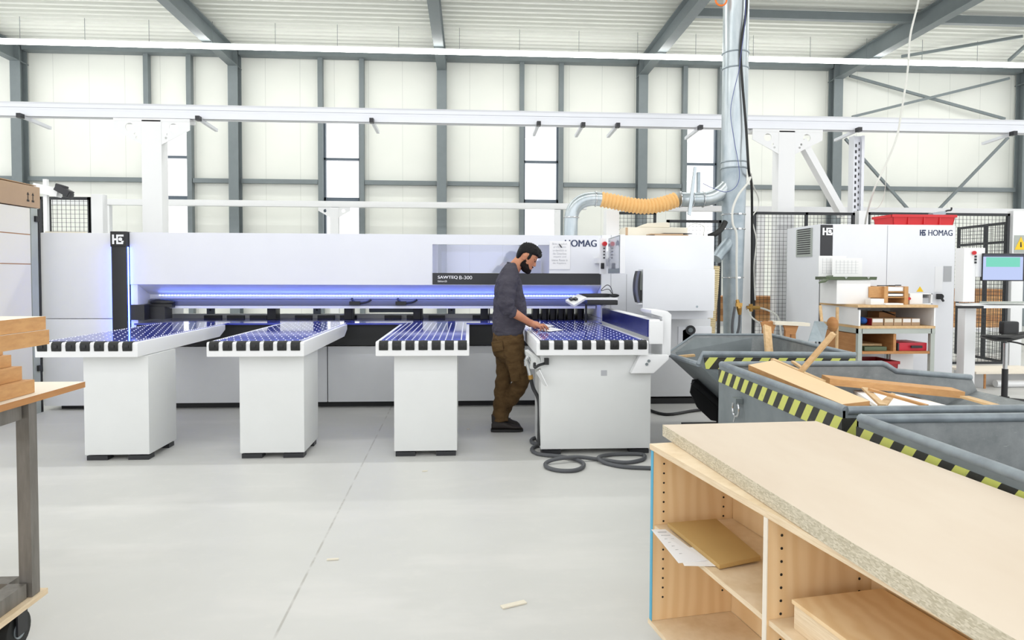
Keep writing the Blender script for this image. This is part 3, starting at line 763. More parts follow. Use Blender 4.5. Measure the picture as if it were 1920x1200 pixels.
MB().tube(br, .094, 20).build('branch_pipe', 'galv', du, smooth=True)
for c in ((2.998, 8.650, 2.465), (2.851, 8.630, 2.462), (2.682, 8.600, 2.457)):
    MB().torus(c, .098, .008, 'x', 24, 8).build('ring_clamp', 'chrome', du, smooth=True)
MB().prism([(2.722, 2.250), (2.763, 2.237), (2.831, 2.846), (2.797, 2.846)], 'y', 8.40, 8.43).build('slide_gate', 'galv', du)
bx(2.845, 2.879, 8.41, 8.46, 2.529, 2.780).build('gate_bracket', 'galvdull', du)
# second small inlet below
sp_ = [(3.342, 8.650, 1.913), (3.208, 8.550, 1.792), (3.128, 8.500, 1.695)]
MB().tube(sp_, [.075, .07, .068], 16).build('lower_inlet', 'galvdull', du, smooth=True)
def hose(path, r, pitch=.024, amp=.010, sub=10):
    P_ = spline(path, sub); L = [0]
    for a, c in zip(P_, P_[1:]): L.append(L[-1]+(c-a).length)
    n = int(L[-1]/pitch*4); pts = []; rr = []
    k = 0
    for q in range(n+1):
        s_ = L[-1]*q/n
        while k < len(L)-2 and L[k+1] < s_: k += 1
        t_ = (s_-L[k])/(L[k+1]-L[k]+1e-9); pts.append(P_[k].lerp(P_[k+1], t_)); rr.append(r+amp*(1, .3, -.6, .3)[q % 4])
    return MB().tube(pts, rr, 24)
fh = thing('extraction_hose', (1.285, 8.550, 1.996), 'sagging orange ribbed hose with metal elbow above the saw', 'hose')
hose([(2.620, 8.600, 2.449), (2.469, 8.580, 2.398), (2.261, 8.570, 2.361), (2.052, 8.560, 2.372), (1.811, 8.550, 2.416), (1.648, 8.550, 2.444)], .089, .046, .012).build('ribbed_hose', 'orange', fh, smooth=True)
el = spline([(1.654, 8.550, 2.444), (1.526, 8.550, 2.446), (1.404, 8.550, 2.411), (1.317, 8.550, 2.330), (1.277, 8.550, 2.210), (1.271, 8.550, 1.996)], 5)
el[-1].z = 1.937
MB().tube(el, [.088]*len(el), 20).build('metal_elbow', 'galv', fh, smooth=True)
MB().torus(el[3], .092, .009, 'x', 24, 8).torus(el[20], .092, .009, 'z', 24, 8).build('ring_clamp', 'chrome', fh, smooth=True)
tag(MB().tube(spline([(3.017, 8.450, 1.982), (3.067, 8.400, 2.006), (3.155, 8.420, 2.068), (3.224, 8.460, 2.165)]), .035, 12).build('ribbed_tube', 'rubber', smooth=True), 'short black ribbed tube between the saw housing and the duct', 'hose')
h2 = tag(hose([(3.079, 8.420, 1.606), (3.074, 8.420, 1.505), (3.077, 8.460, 1.296), (3.074, 8.500, 1.058), (3.052, 8.500, 0.650), (3.043, 8.500, 0.240)], .062, .026, .006).build('ribbed_hose', 'beigehose', smooth=True), 'beige ribbed hose hanging down from the duct\'s lower inlet', 'hose')
cb_ = tag(MB().tube(spline([(3.475, 8.500, 5.347), (3.469, 8.500, 4.819), (3.419, 8.500, 4.486), (3.410, 8.500, 4.220), (3.443, 8.500, 3.821), (3.491, 8.500, 3.354), (3.534, 8.500, 2.818), (3.781, 9.000, 2.719), (4.050, 9.600, 2.229), (4.187, 9.900, 1.050)]), .017, 8).build('black_cable', 'rubber', smooth=True), 'thick black cable running down along the galvanised duct', 'cable')
tag(MB().tube(spline([(3.432, 8.440, 5.189), (3.433, 8.440, 4.663), (3.379, 8.440, 4.201), (3.375, 8.460, 4.074), (3.313, 8.500, 3.752), (3.289, 8.500, 3.518), (3.342, 8.500, 3.185), (3.402, 8.500, 2.884), (3.411, 8.500, 2.716), (3.357, 8.500, 2.601), (3.215, 8.450, 2.539), (3.061, 8.500, 2.597), (2.943, 8.500, 2.650)]), .004, 6).build('signal_wire', 'bluewire'), 'thin blue wire hanging in a loop in front of the duct', 'wire')
m = MB().tube(spline([(3.523, 8.420, 2.726), (3.474, 8.400, 2.636), (3.367, 8.400, 2.502), (3.294, 8.400, 2.321), (3.297, 8.400, 2.135), (3.355, 8.420, 2.003), (3.373, 8.450, 1.601), (3.406, 8.500, 1.160)]), .014, 8)
ah = tag(m.build('air_hose', 'whitecable', smooth=True), 'pale air hose curling across the duct down to a brass fitting', 'hose')
MB().tube([(3.390, 8.460, 1.182), (3.411, 8.440, 1.074), (3.419, 8.440, 0.993)], [.02, .035, .02], 10).box(3.368, 3.444, 8.42, 8.46, 1.095, 1.142).build('brass_fitting', 'brass', ah)
MB().tube(spline([(3.419, 8.440, 0.993), (3.408, 8.440, 0.824), (3.340, 8.420, 0.657), (3.316, 8.420, 0.860), (3.347, 8.420, 1.096)]), .016, 8).build('hose_tail', 'cable', ah)
tag(MB().tube(spline([(3.772, 9.000, 2.861), (3.965, 9.400, 2.773), (4.225, 9.800, 2.619), (4.233, 9.850, 2.468), (4.154, 9.850, 2.327), (4.224, 9.850, 2.013), (4.197, 9.850, 1.620), (4.200, 9.800, 1.126)]), .010, 6).build('air_line', 'whitecable', smooth=True), 'thin pale line twisting down beside the white fence post near the duct', 'hose')
vv = thing('valve_fitting', (4.158, 9.850, 1.013), 'brass valve manifold on the white fence post near the duct', 'valve')
MB().cyl((4.094, 9.850, 1.013), (4.288, 9.850, 1.013), .03, 12).cyl((4.157, 9.850, 1.068), (4.159, 9.850, 0.958), .03, 12).build('valve_body', 'brass', vv, smooth=True)
MB().tube(spline([(4.288, 9.850, 1.013), (4.391, 9.700, 0.966), (4.466, 9.600, 0.863), (4.472, 9.500, 0.548)]), .014, 8).build('outlet_hose', 'whitecable', vv)
MB().tube(spline([(4.102, 9.850, 1.013), (4.134, 9.750, 0.877), (4.246, 9.600, 0.755), (4.315, 9.500, 0.548)]), .012, 8).build('outlet_hose', 'whitecable', vv)
tag(MB().tube(spline([(6.076, 9.000, 5.648), (6.056, 9.000, 5.221), (5.954, 9.000, 4.748), (5.928, 9.000, 4.291), (5.851, 9.000, 3.715), (5.791, 9.000, 3.369), (5.641, 9.000, 2.993), (5.498, 9.000, 2.688), (5.654, 9.400, 2.439), (5.911, 9.900, 2.202), (6.038, 10.100, 1.468)]), .013, 8).build('hanging_cable', 'whitecable', smooth=True), 'long white cable hanging from the roof in front of the right-hand bay', 'cable')
tag(MB().tube(spline([(5.660, 9.000, 2.979), (5.710, 9.100, 2.718), (5.739, 9.200, 2.546), (5.787, 9.400, 2.455), (5.807, 9.600, 2.451)]), .004, 6).build('hanging_wire', 'whitecable'), 'hair-thin wire drooping beside the long white cable', 'wire')
tag(MB().torus((3.164, 8.550, 4.962), .07, .012, 'y', 20, 6).build('hose_ring', mat('orange_plastic', (224, 118, 40), .5)), 'small orange ring beside the duct near the roof', 'ring')

# ------------------------------------------------------------------ mesh fence
M['fence'] = mat('black_fence_steel', (40, 43, 47), .5)
def panel(x0, x1, y, z0, z1, label, mids=(), pitch=.06, y1=None, hor=()):
    y1 = y if y1 is None else y1
    t = thing('mesh_fence', ((x0+x1)/2, (y+y1)/2, z0), label, 'fence panel', 'black mesh safety fence')
    L = math.hypot(x1-x0, y1-y); d = Vector((x1-x0, y1-y, 0))/L; o = Vector((x0, y, 0))
    def pt(u, z): return o+d*u+Vector((0, 0, z))
    m = MB()
    for u in (.02, L-.02)+tuple(mids): m.bar(pt(u, z0), pt(u, z1), .04, .04, up=(0, 1, 0))
    for z in (z0+.02, z1-.02)+tuple(hor): m.bar(pt(0, z), pt(L, z), .04, .04)
    m.build('panel_frame', 'fence', t)
    m = MB(); u = pitch
    while u < L-.03: m.bar(pt(u, z0), pt(u, z1), .0042, .0042, up=(0, 1, 0)); u += pitch
    z = z0+pitch
    while z < z1-.03: m.bar(pt(0, z), pt(L, z), .0042, .0042); z += pitch
    o_ = m.build('wire_mesh', 'fence', t)
    return t
def post(px0, px1, y, ztop, label, z0=0):
    x0, x1 = px0, px1
    o = tag(bx(x0, x1, y-.05, y+.08, z0, ztop).build('fence_post', 'white2', bev=.008), label, 'post', 'white fence posts')
    return o
FYY = 10.3
panel(4.366, 5.974, FYY, .1, 2.47, 'mesh fence panel standing between the duct and the white post', mids=(5.204-4.366,))
panel(6.180, 8.501, FYY, .1, 2.48, 'wide mesh fence panel behind the red crate and white cabinet')
post(4.116, 4.256, 10.1, 2.52, 'white fence post just right of the duct, with valves on it')
post(6.017, 6.171, FYY, 2.50, 'white fence post under the slotted metal mast')
p_ = post(8.527, 8.722, FYY, 2.52, 'white fence post at the right edge, carrying a warning sign')
panel(8.712, 8.552, 11.7, .1, 2.36, 'mesh gate panel standing ajar behind the monitor', mids=(.78,), y1=10.4, hor=(2.04,))
panel(2.113, 2.926, 10.6, .1, 2.48, 'mesh fence panel above the saw under the orange hose', mids=())
panel(3.097, 3.971, 10.6, .1, 2.36, 'mesh fence panel above the cardboard pile beside the duct', mids=())
panel(-6.018, -5.318, 10.0, .1, 2.56, 'mesh fence panel behind the left end of the saw', mids=(.13, .70))
post(-5.293, -5.136, 10.0, 2.60, 'white fence post behind the left end of the saw')
# warning sign on the right post
ws = thing('warning_sign', (8.621, 10.24, 1.876), 'yellow triangular warning sign on the white post at the right edge', 'sign')
xa, xb, za, zb = 8.551, 8.762, 1.860, 2.135
bx(xa, xb, 10.243, 10.247, za, zb).build('backing_plate', 'steelpale', ws)
MB().prism([(xa+.005, za+.05), (xb-.005, za+.05), ((xa+xb)/2, zb-.02)], 'y', 10.238, 10.242).build('triangle', 'yellow', ws)
MB().prism([((xa+xb)/2-.012, za+.09), ((xa+xb)/2+.012, za+.09), ((xa+xb)/2+.004, za+.17), ((xa+xb)/2-.01, za+.17)], 'y', 10.234, 10.238).build('symbol', 'black', ws)
# arm with a black fitting over the left fence
ar = thing('camera_arm', (-5.592, 9.6, 2.56), 'white arm with a black fitting above the left fence panel', 'bracket')
MB().bar((-5.826, 9.600, 2.636), (-5.510, 9.600, 2.568), .12, .12).bar((-5.688, 9.6, 2.0), (-5.688, 9.6, 2.75), .05, .05).bar((-5.688, 9.6, 0), (-5.688, 9.6, 2.0), .05, .05).build('arm', 'white2', ar)
MB().obox((-5.426, 9.550, 2.592), (.2, .12, .09), (0, .5, 0)).obox((-5.452, 9.550, 2.648), (.14, .08, .05), (0, .3, 0)).obox((-5.371, 9.550, 2.535), (.1, .1, .07), (0, .2, 0)).build('black_fitting', 'charcoal', ar, bev=.015)

# board stacks stored behind the fence
def boards(x0, x1, y0, y1, z0, n, th, grp, word):
    for k in range(n):
        dx = random.uniform(-.02, .02)
        if k == 0: pos = 'bottom board'
        elif k == n-1: pos = 'top board'
        else: pos = ('second', 'third', 'fourth', 'fifth', 'sixth', 'seventh')[k-1]+' board from the bottom'
        tag(bx(x0+dx, x1+dx, y0, y1, z0+k*(th+.004), z0+k*(th+.004)+th).build('stacked_board', 'mdf' if k % 2 == 0 else 'woodbrown'), pos+' '+word, 'board', grp)
def rack(x0, x1, y0, y1, z, label):
    t = thing('storage_trestle', ((x0+x1)/2, (y0+y1)/2, 0), label, 'trestle')
    bx(x0, x1, y0, y1, z-.08, z-.004).build('deck', 'white2', t)
    for x in (x0+.08, x1-.08):
        for y in (y0+.1, y1-.1): bx(x-.04, x+.04, y-.04, y+.04, 0, z-.08).build('leg', 'white2', t)
rack(3.9, 5.35, 11.2, 12.0, .72, 'white trestle behind the fence right of the duct')
boards(3.95, 5.3, 11.25, 11.95, .72, 4, .10, 'boards on the trestle behind the duct', 'of the stack behind the fence right of the duct')
rack(8.7, 10.5, 12.6, 13.3, .50, 'white trestle behind the gate beside the monitor')
boards(8.75, 10.45, 12.65, 13.25, .50, 6, .12, 'boards behind the monitor', 'of the stack behind the gate by the monitor')
rack(2.95, 3.75, 10.75, 11.2, .86, 'narrow white trestle behind the beige hose'); boards(3.0, 3.7, 10.8, 11.15, .86, 2, .12, 'boards behind the beige hose', 'of the pair behind the beige hose')

# ------------------------------------------------------------------ white control cabinet
CX0, CX1, CY = 4.58, 6.435, 8.7
cab = thing('control_cabinet', ((CX0+CX1)/2, CY, 0), 'tall white electrical cabinet with black strip and side vent', 'cabinet')
bx(CX0, CX1, CY, 9.62, .08, 2.167).build('body', 'white', cab, bev=.008)
bx(CX0+.02, CX1-.02, CY+.03, 9.6, 0, .08).build('plinth', 'pale', cab)
xs_ = 5.492
for a, c in ((CX0+.17, xs_-.004), (xs_+.004, CX1-.01)): bx(a, c, CY-.018, CY-.001, .10, 2.167-.01).build('door', 'white', cab, bev=.004)
ct = bx(CX0+.01, CX0+.165, CY-.02, CY-.001, .6, 2.167-.01).build('dark_strip', 'charcoal', cab)
logo(4.608, 4.746, 2.020, 2.117, CY-.0205, 'whiteink', ct)
cz0, cz1 = 2.023, 2.101
logo(5.934, 6.014, cz0, cz1, CY-.0185, 'navy', cab)
text('HOMAG', 6.051, cz0, cz1, CY-.019, 'navy', cab, x1=6.383, fat=.002)
vt = MB().box(CX0-.012, CX0-.001, CY+.18, CY+.62, 1.749, 2.131).build('side_vent', 'steelpale', cab)
m = MB()
for k in range(12):
    z = 1.785+.03*k
    m.box(CX0-.016, CX0-.012, CY+.22, CY+.58, z, z+.014)
m.build('vent_slot', 'charcoal', vt)
bx(6.154, 6.258, CY-.022, CY-.0185, 1.276, 1.615).build('printed_list', 'printed', cab)
bx(6.272, 6.383, CY-.022, CY-.0185, 1.418, 1.623).build('grey_label', 'ink', cab)
MB().prism([(5.904, 1.283), (6.000, 1.283), (5.952, 1.353)], 'y', CY-.022, CY-.0185).build('hazard_sticker', 'yellow', cab)
h = MB().cyl((6.185, 8.600, 1.222), (6.243, 8.681, 1.219), .035, 16).box(6.163, 6.214, 8.61, 8.66, 1.185, 1.256).bar((6.199, 8.620, 1.214), (6.237, 8.620, 1.158), .025, .02).build('rotary_lever', 'black', cab)
# red crate on the cabinet
rz = 2.167+.003
def crate(name, x0, x1, y0, y1, z0, z1, m, label, cat='crate', group=None):
    t = thing(name, ((x0+x1)/2, (y0+y1)/2, z0), label, cat, group)
    b = MB(); s_ = .02
    b.box(x0+s_, x1-s_, y0+s_, y1-s_, z0, z0+.015)
    b.hexa([(x0+s_, y0+s_, z0), (x1-s_, y0+s_, z0), (x1-s_, y0+s_+.01, z0), (x0+s_, y0+s_+.01, z0)], [(x0, y0, z1), (x1, y0, z1), (x1, y0+.01, z1), (x0, y0+.01, z1)])
    b.hexa([(x0+s_, y1-s_-.01, z0), (x1-s_, y1-s_-.01, z0), (x1-s_, y1-s_, z0), (x0+s_, y1-s_, z0)], [(x0, y1-.01, z1), (x1, y1-.01, z1), (x1, y1, z1), (x0, y1, z1)])
    b.hexa([(x0+s_, y0+s_, z0), (x0+s_+.01, y0+s_, z0), (x0+s_+.01, y1-s_, z0), (x0+s_, y1-s_, z0)], [(x0, y0, z1), (x0+.01, y0, z1), (x0+.01, y1, z1), (x0, y1, z1)])
    b.hexa([(x1-s_-.01, y0+s_, z0), (x1-s_, y0+s_, z0), (x1-s_, y1-s_, z0), (x1-s_-.01, y1-s_, z0)], [(x1-.01, y0, z1), (x1, y0, z1), (x1, y1, z1), (x1-.01, y1, z1)])
    o = b.build('crate_body', m, t)
    r = MB(); w = .014
    r.box(x0-w, x1+w, y0-w, y0+.012, z1-.03, z1+.004).box(x0-w, x1+w, y1-.012, y1+w, z1-.03, z1+.004).box(x0-w, x0+.012, y0, y1, z1-.03, z1+.004).box(x1-.012, x1+w, y0, y1, z1-.03, z1+.004)
    r.build('crate_rim', m, t)
    r = MB()
    for f in (.25, .5, .75): r.box(x0+(x1-x0)*f-.008, x0+(x1-x0)*f+.008, y0-.004, y0+.018, z0+.01, z1-.02)
    r.build('crate_ribs', m, t)
    return t
crate('red_crate', 5.609, 6.479, 8.76, 9.2, rz, 2.303, 'red', 'bright red shallow crate lying on top of the white cabinet')
rl = MB().slab([(6.192, 8.900, 2.310), (6.319, 8.900, 2.361), (6.432, 8.900, 2.369), (6.448, 8.900, 2.326)], .05, nrm=(0, -1, 0))
rl = thing('hand_tool', (6.340, 8.950, 2.330), 'grey hand tool with black hook lying in the bright red crate', 'tool')
MB().obox((6.355, 8.950, 2.337), (.22, .08, .05), (0, -.15, .2)).build('tool_body', 'galvdull', rl, bev=.012)
MB().tube(spline([(6.438, 8.950, 2.352), (6.498, 8.950, 2.382), (6.551, 8.950, 2.390), (6.558, 8.950, 2.426)]), .012, 6).build('tool_hook', 'black', rl)
bx(6.369, 6.422, 8.93, 8.98, rz+.016, 2.330).build('tool_grip', 'black', rl)


# ------------------------------------------------------------------ storage bench in front of the cabinet
BY = 7.75; BX0, BX1 = 4.574, 5.515; BB = 8.62
z_top = 1.147; z_mid = 0.869; z_low = 0.598
bn = thing('storage_bench', ((BX0+BX1)/2, BY, 0), 'open white storage bench with ply edges on a grey steel frame', 'bench')
bx(BX0-.02, BX1+.02, BY-.01, BB, z_top-.03, z_top).build('top_board', 'woodpale', bn)
bx(BX0, BX1, BY, BB, z_mid, z_mid+.03).build('shelf_board', 'woodpale', bn)
for a in (BX0, BX1-.02): bx(a, a+.02, BY, BB, z_mid+.031, z_top-.031).build('side_panel', 'white2', bn)
bx(BX0+.02, BX1-.02, BB-.02, BB, z_mid+.031, z_top-.031).build('back_panel', 'pale', bn)
m = MB()
for x in (BX0, BX1-.05):
    for y in (BY+.005, BB-.055): m.box(x, x+.05, y, y+.05, 0, z_mid-.001)
m.box(BX0, BX1, BY+.005, BY+.045, z_mid-.06, z_mid-.001); m.box(BX0, BX0+.04, BY, BB, z_mid-.06, z_mid-.001); m.box(BX1-.04, BX1, BY, BB, z_mid-.06, z_mid-.001)
m.build('steel_frame', 'steelpale', bn)
bx(BX0+.055, BX1-.055, BY+.01, BB-.06, z_low-.03, z_low).build('lower_shelf', 'woodbrown', bn)
bx(5.016, 5.049, BY+.02, BB-.06, z_low, z_mid-.065).build('divider', 'woodbrown', bn)
bx(BX0+.01, BX0+.03, BY+.06, BB-.06, z_low-.03, z_mid-.07).build('ply_side', 'woodbrown', bn)
bx(BX0+.05, BX1-.05, BB-.06, BB-.045, z_low, z_mid-.065).build('ply_back', 'woodbrown', bn)
bx(5.165, BX1-.06, BY+.30, BY+.33, .08, z_low-.035).build('lower_panel', 'white2', bn)
# contents
def small_box(px0, px1, y0, y1, z0, pz, m, label, cat='box', name='small_box', group=None, bev=.003):
    return tag(bx(px0, px1, y0, y1, z0, pz).build(name, m, bev=bev), label, cat, group)
s0 = z_mid+.031
cl = tag(MB().ell((4.731, 7.95, s0+.052), (.05, .08, .045), R=Matrix.Rotation(.3, 3, 'Y')).build('blue_cloth', 'blue', smooth=True), 'crumpled blue cloth at the left end of the bench shelf', 'cloth')
zt_ = 0.983
for px0, px1, lab, mm in ((4.784, 4.922, 'red-sided small carton beside the blue cloth', 'card'), (4.936, 5.048, 'torn small carton second from the blue cloth', 'card'),
                      (5.055, 5.154, 'small carton in the middle of the row on the bench shelf', 'card'), (5.161, 5.267, 'small carton left of the white-fronted end one', 'card'),
                      (5.273, 5.379, 'white-fronted small carton at the right end of the row', 'card')):
    t = thing('parts_carton', ((px0+px1)/2, 7.9, s0), lab, 'box', 'small cartons on the bench shelf')
    bx(px0, px1, 7.83, 8.05, s0, zt_).build('carton_body', mm, t, bev=.003)
    bx(px0+.006, px1-.006, 7.826, 7.83, s0+(zt_-s0)*.45, zt_-.004).build('carton_label', 'paper' if 'white' in lab or 'red' in lab else 'cream', t)
    if 'red' in lab: bx(px0-.003, px0, 7.83, 8.05, s0, zt_).build('red_side', 'darkred', t)
small_box(5.100, 5.316, 8.2, 8.45, s0, 1.040, 'woodbrown', 'brown carton at the back of the bench shelf')
tag(MB().bar((5.114, 8.150, 1.056), (5.144, 7.950, 1.015), .012, .012).build('black_rod', 'black'), 'thin black rod leaning above the cartons on the bench', 'rod')
s1_ = z_low+.001
small_box(4.691, 4.990, 7.95, 8.4, s1_, s1_+.07, 'woodpale', 'beige board offcuts in the bench\'s lower left bay', 'board', 'board_offcut')
small_box(4.675, 4.950, 7.79, 7.93, s1_, s1_+.05, 'green', 'flat dark green case in the bench\'s lower left bay', 'case', 'tool_case', bev=.008)
rc = thing('tool_case', (5.286, 7.9, s1_), 'flat crimson tool case with black handle in the bench', 'case')
bx(5.108, 5.458, 7.81, 8.2, s1_, s1_+.095).build('case_body', 'crimson', rc, bev=.008)
bx(5.088, 5.108-.001, 7.80, 8.19, s1_+.005, s1_+.09).build('case_end', 'charcoal', rc)
bx(5.239, 5.378, 7.77, 7.789, s1_+.035, s1_+.065).build('case_handle', 'black', rc, bev=.006)
crate('red_crate', 4.697, 5.101, 7.80, 8.25, .02, 0.471, 'darkred', 'deep red crate on the floor under the bench')
# on top of the bench
zt0 = z_top+.001
ob = thing('white_carton', (4.685, 8.2, zt0), 'large plain white carton at the left end of the bench top', 'box')
bx(4.438, 4.861, 8.0, 8.40, zt0, 1.439).build('carton_body', 'paper', ob, bev=.004)
zg = 1.439
lt = thing('green_tray', (4.685, 8.2, zg), 'flat dark green tray lying on the large white carton', 'tray')
MB().hexa([(4.287, 7.98, zg+.002), (4.922, 7.98, zg+.002), (4.922, 8.36, zg+.002), (4.354, 8.36, zg+.002)],
          [(4.287, 7.98, zg+.04), (4.929, 7.98, zg+.04), (4.929, 8.36, zg+.04), (4.354, 8.36, zg+.04)]).build('tray_body', 'green', lt)
MB().slab([(4.158, 7.900, 1.413), (4.243, 7.900, 1.426), (4.416, 8.050, 1.497), (4.416, 8.200, 1.490)], .015).build('tray_flap', 'green', lt)
for px in (4.537, 4.817): MB().prism([(px-.02, zg+.038), (px+.02, zg+.038), (px, zg+.012)], 'y', 7.972, 7.979).build('clip', 'steelpale', lt)
for k, (px0, px1, pt, pb, y, lab) in enumerate(((1553, 1608, 478, 518, 8.30, 'white printed sheet standing at the left on the green tray'), (1580, 1640, 482, 518, 8.22, 'white printed sheet with table lines standing on the green tray'))):
    pp = thing('printed_sheet', (((px0+px1)/2-883)/1280*y, y, zg+.041), lab, 'paper')
    xa, xb = (px0-880)/1280*y, (px1-880)/1280*y; za, zb = zg+.041, zg+.041+(pb-pt)/1280*y
    bx(xa, xb, y-.002, y, za, zb).build('sheet', 'paper', pp)
    g = MB()
    for q in range(6): g.box(xa+.05+q*.05, xa+.052+q*.05, y-.0035, y-.002, za+.04, zb-.03)
    for q in range(5): g.box(xa+.04, xb-.05, y-.0035, y-.002, za+.04+q*.035, za+.0415+q*.035)
    g.build('printing', 'ink', pp)
wo = thing('letter_organiser', (5.091, 8.1, zt0), 'wooden letter organiser with white trays on the bench top', 'organiser')
zo = 1.364
for a, c in ((4.992, 5.039), (5.246, 5.293)): bx(a, c, 7.93, 8.3, zt0, zo).build('side_panel', 'mdf', wo)
bx(4.977, 4.992, 8.29, 8.30, zt0, zo).build('back_panel', 'mdf', wo)
for f in (.36, .66): bx(5.039, 5.246, 7.94, 8.3, zt0+(zo-zt0)*f, zt0+(zo-zt0)*f+.012).build('shelf', 'mdf', wo)
MB().prism([(4.832, zt0+.08), (4.992, zt0+.08), (4.992, zo), (4.832, zo-.005)], 'y', 7.98, 7.995).build('front_panel', 'mdf', wo)
for f, hh in ((.68, .06), (.40, .035)):
    tag(bx(5.045, 5.240, 7.95, 8.25, zt0+(zo-zt0)*f+.013, zt0+(zo-zt0)*f+.013+hh*.8).build('paper_stack', 'paper'), 'white paper stack in the organiser\'s %s slot' % ('upper' if f > .5 else 'middle'), 'paper stack')
sc2 = tag(MB().torus((5.192, 8.100, 1.371), .035, .006, 'z', 14, 6).torus((5.241, 8.050, 1.376), .03, .006, 'z', 14, 6).bar((5.008, 8.100, 1.371), (5.192, 8.100, 1.371), .02, .01).build('scissors', 'black'), 'black-handled scissors lying on the wooden organiser', 'scissors')
small_box(4.758, 4.922, 7.82, 7.93, zt0, zt0+.07, 'paper', 'small white box in front of the wooden organiser')
small_box(4.917, 5.134, 7.78, 7.90, zt0, zt0+.018, 'paper', 'loose white sheets at the front of the bench top', 'paper', 'paper_pile', bev=0)
hd = thing('leaflet_holder', (5.476, 8.1, zt0), 'white leaflet holder with a red dot on the bench top', 'holder')
bx(5.333, 5.496, 7.96, 8.2, zt0, zt0+.13).build('holder_body', 'white2', hd, bev=.004)
m = MB(); m.box(5.503, 5.625, 7.97, 8.2, zt0, zt0+.01).box(5.503, 5.625, 7.97, 8.2, zt0+.12, zt0+.13).box(5.611, 5.625, 7.97, 8.2, zt0, zt0+.13).box(5.503, 5.625, 8.19, 8.2, zt0, zt0+.13)
m.build('open_slot', 'white2', hd)
bx(5.509, 5.604, 8.0, 8.18, zt0+.011, zt0+.075).build('leaflets', 'ink', hd)
MB().cyl((5.324, 7.955, 1.216), (5.328, 7.961, 1.215), .018, 14).build('red_dot', 'red', hd)
bx(4.557, 4.706, 7.742, 7.749, z_top-.055, z_top-.031).build('label_strip', 'black', bn)

# shovel, broom and trestle between skip and bench
sv = thing('shovel', (4.000, 7.600, 0.735), 'grey sheet-metal shovel with wooden handle leaning beside the bench', 'shovel')
q = MB(); pts = [(3.841, 7.500, 0.745), (4.049, 7.550, 0.734), (4.198, 7.750, 0.896), (4.172, 7.800, 0.949), (4.042, 7.750, 0.959)]
q.slab(pts, .012, nrm=(0, -1, 0)); q.build('blade', 'galvdull', sv)
MB().cyl((4.153, 7.800, 0.930), (4.262, 8.050, 1.120), .018, 10).build('handle', 'woodpale', sv)
MB().cyl((3.955, 7.550, 0.740), (3.946, 7.55, 0), .012, 8).build('rest_bar', 'steel', sv)
brm = thing('broom', (4.312, 7.85, 0), 'brown bristle broom standing head up beside the bench', 'broom')
MB().cyl((4.370, 7.85, 0), (4.366, 7.850, 1.117), .018, 10).build('handle', 'woodpale', brm)
MB().ell((4.311, 7.850, 0.913), (.055, .09, .09)).build('bristle_head', 'woodbrown', brm, smooth=True)
ts = thing('wood_trestle', (3.501, 7.35, 0), 'small dusty wooden trestle behind the rear skip', 'trestle')
MB().bar((3.296, 7.250, 0.976), (3.686, 7.250, 0.958), .16, .035).build('top_plank', 'cream', ts)
for px, py in ((1456, 608), (1500, 612)):
    a = Vector((((px-882)/1280*7.25), 7.25, 1.49-(py-520)/1280*7.25))
    for s in (-1, 1):
        MB().bar(a+Vector((s*.03, 0, -.0)), (a.x+s*.12, 7.25+s*.14, 0), .05, .04).build('leg', 'woodbrown', ts)
    MB().prism([(a.x-.09, a.z-.005), (a.x+.09, a.z-.005), (a.x+.05, a.z-.12), (a.x-.05, a.z-.12)], 'y', 7.22, 7.245).build('gusset', 'woodbrown', ts)

# ------------------------------------------------------------------ monitor station
st_ = thing('monitor_station', (6.097, 7.95, 0), 'white machine terminal post with a lit monitor and narrow shelf', 'terminal')
bx(6.009, 6.152, 7.92, 8.05, 0, 1.119).build('post', 'white2', st_, bev=.01)
bx(5.962, 6.111, 7.90, 8.05, 1.178, 1.833).build('upper_post', 'white2', st_, bev=.008)
pn = bx(6.111+.001, 6.227, 7.90, 8.0, 1.483, 1.833).build('button_panel', 'white2', st_, bev=.004)
MB().cyl((6.068, 7.870, 1.772), (6.091, 7.900, 1.773), .024, 16).build('emergency_button', 'red', pn)
for py in (0, 1, 2): 
    z = 1.728-py*.036; x = 6.106
    bx(x-.012, x+.012, 7.892, 7.90, z-.012, z+.012).build('push_button', 'charcoal', pn)
mn = bx(6.187, 6.724, 7.86, 7.92, 1.433, 1.767).build('monitor_case', 'black', st_, bev=.008)
xc = (6.156+6.690)/2; zc = 1.433
link('monitor_screen', bx(6.173, 6.677, 7.856, 7.859, 1.446, 1.754).mesh('monitor_screen', (xc, 7.86, 1.446-.012)), 'display', mn, (xc, 7.86, 1.446-.012))
bx(6.165, 6.247, 7.93, 7.97, 1.574, 1.639).build('monitor_arm', 'charcoal', st_)
sh = MB().slab([(5.829, 7.72, 1.141), (6.923, 7.72, 1.141), (6.923, 8.05, 1.141+.02), (5.982, 8.05, 1.141+.02)], .03).build('shelf', 'white2', st_)
MB().bar((5.754, 7.71, 1.130-.005), (6.070, 7.71, 1.130-.005), .02, .03).build('shelf_edge', 'black', st_)
bx(5.975, 6.186, 7.85, 8.15, 0, .015).build('base_plate', 'steelpale', st_)
tag(bx(6.189, 6.729, 7.78, 7.92, 1.141+.025, 1.141+.045).build('keyboard', 'steelpale', bev=.004), 'light grey keyboard on the shelf below the lit monitor', 'keyboard')
tag(MB().tube(spline([(6.187, 8.300, 1.286), (6.156, 8.200, 0.940), (6.204, 8.200, 0.704), (6.170, 8.200, 0.401), (6.170, 8.100, 0.181)]), .008, 6).build('cable', 'charcoal'), 'dark cable drooping beside the terminal post', 'cable')
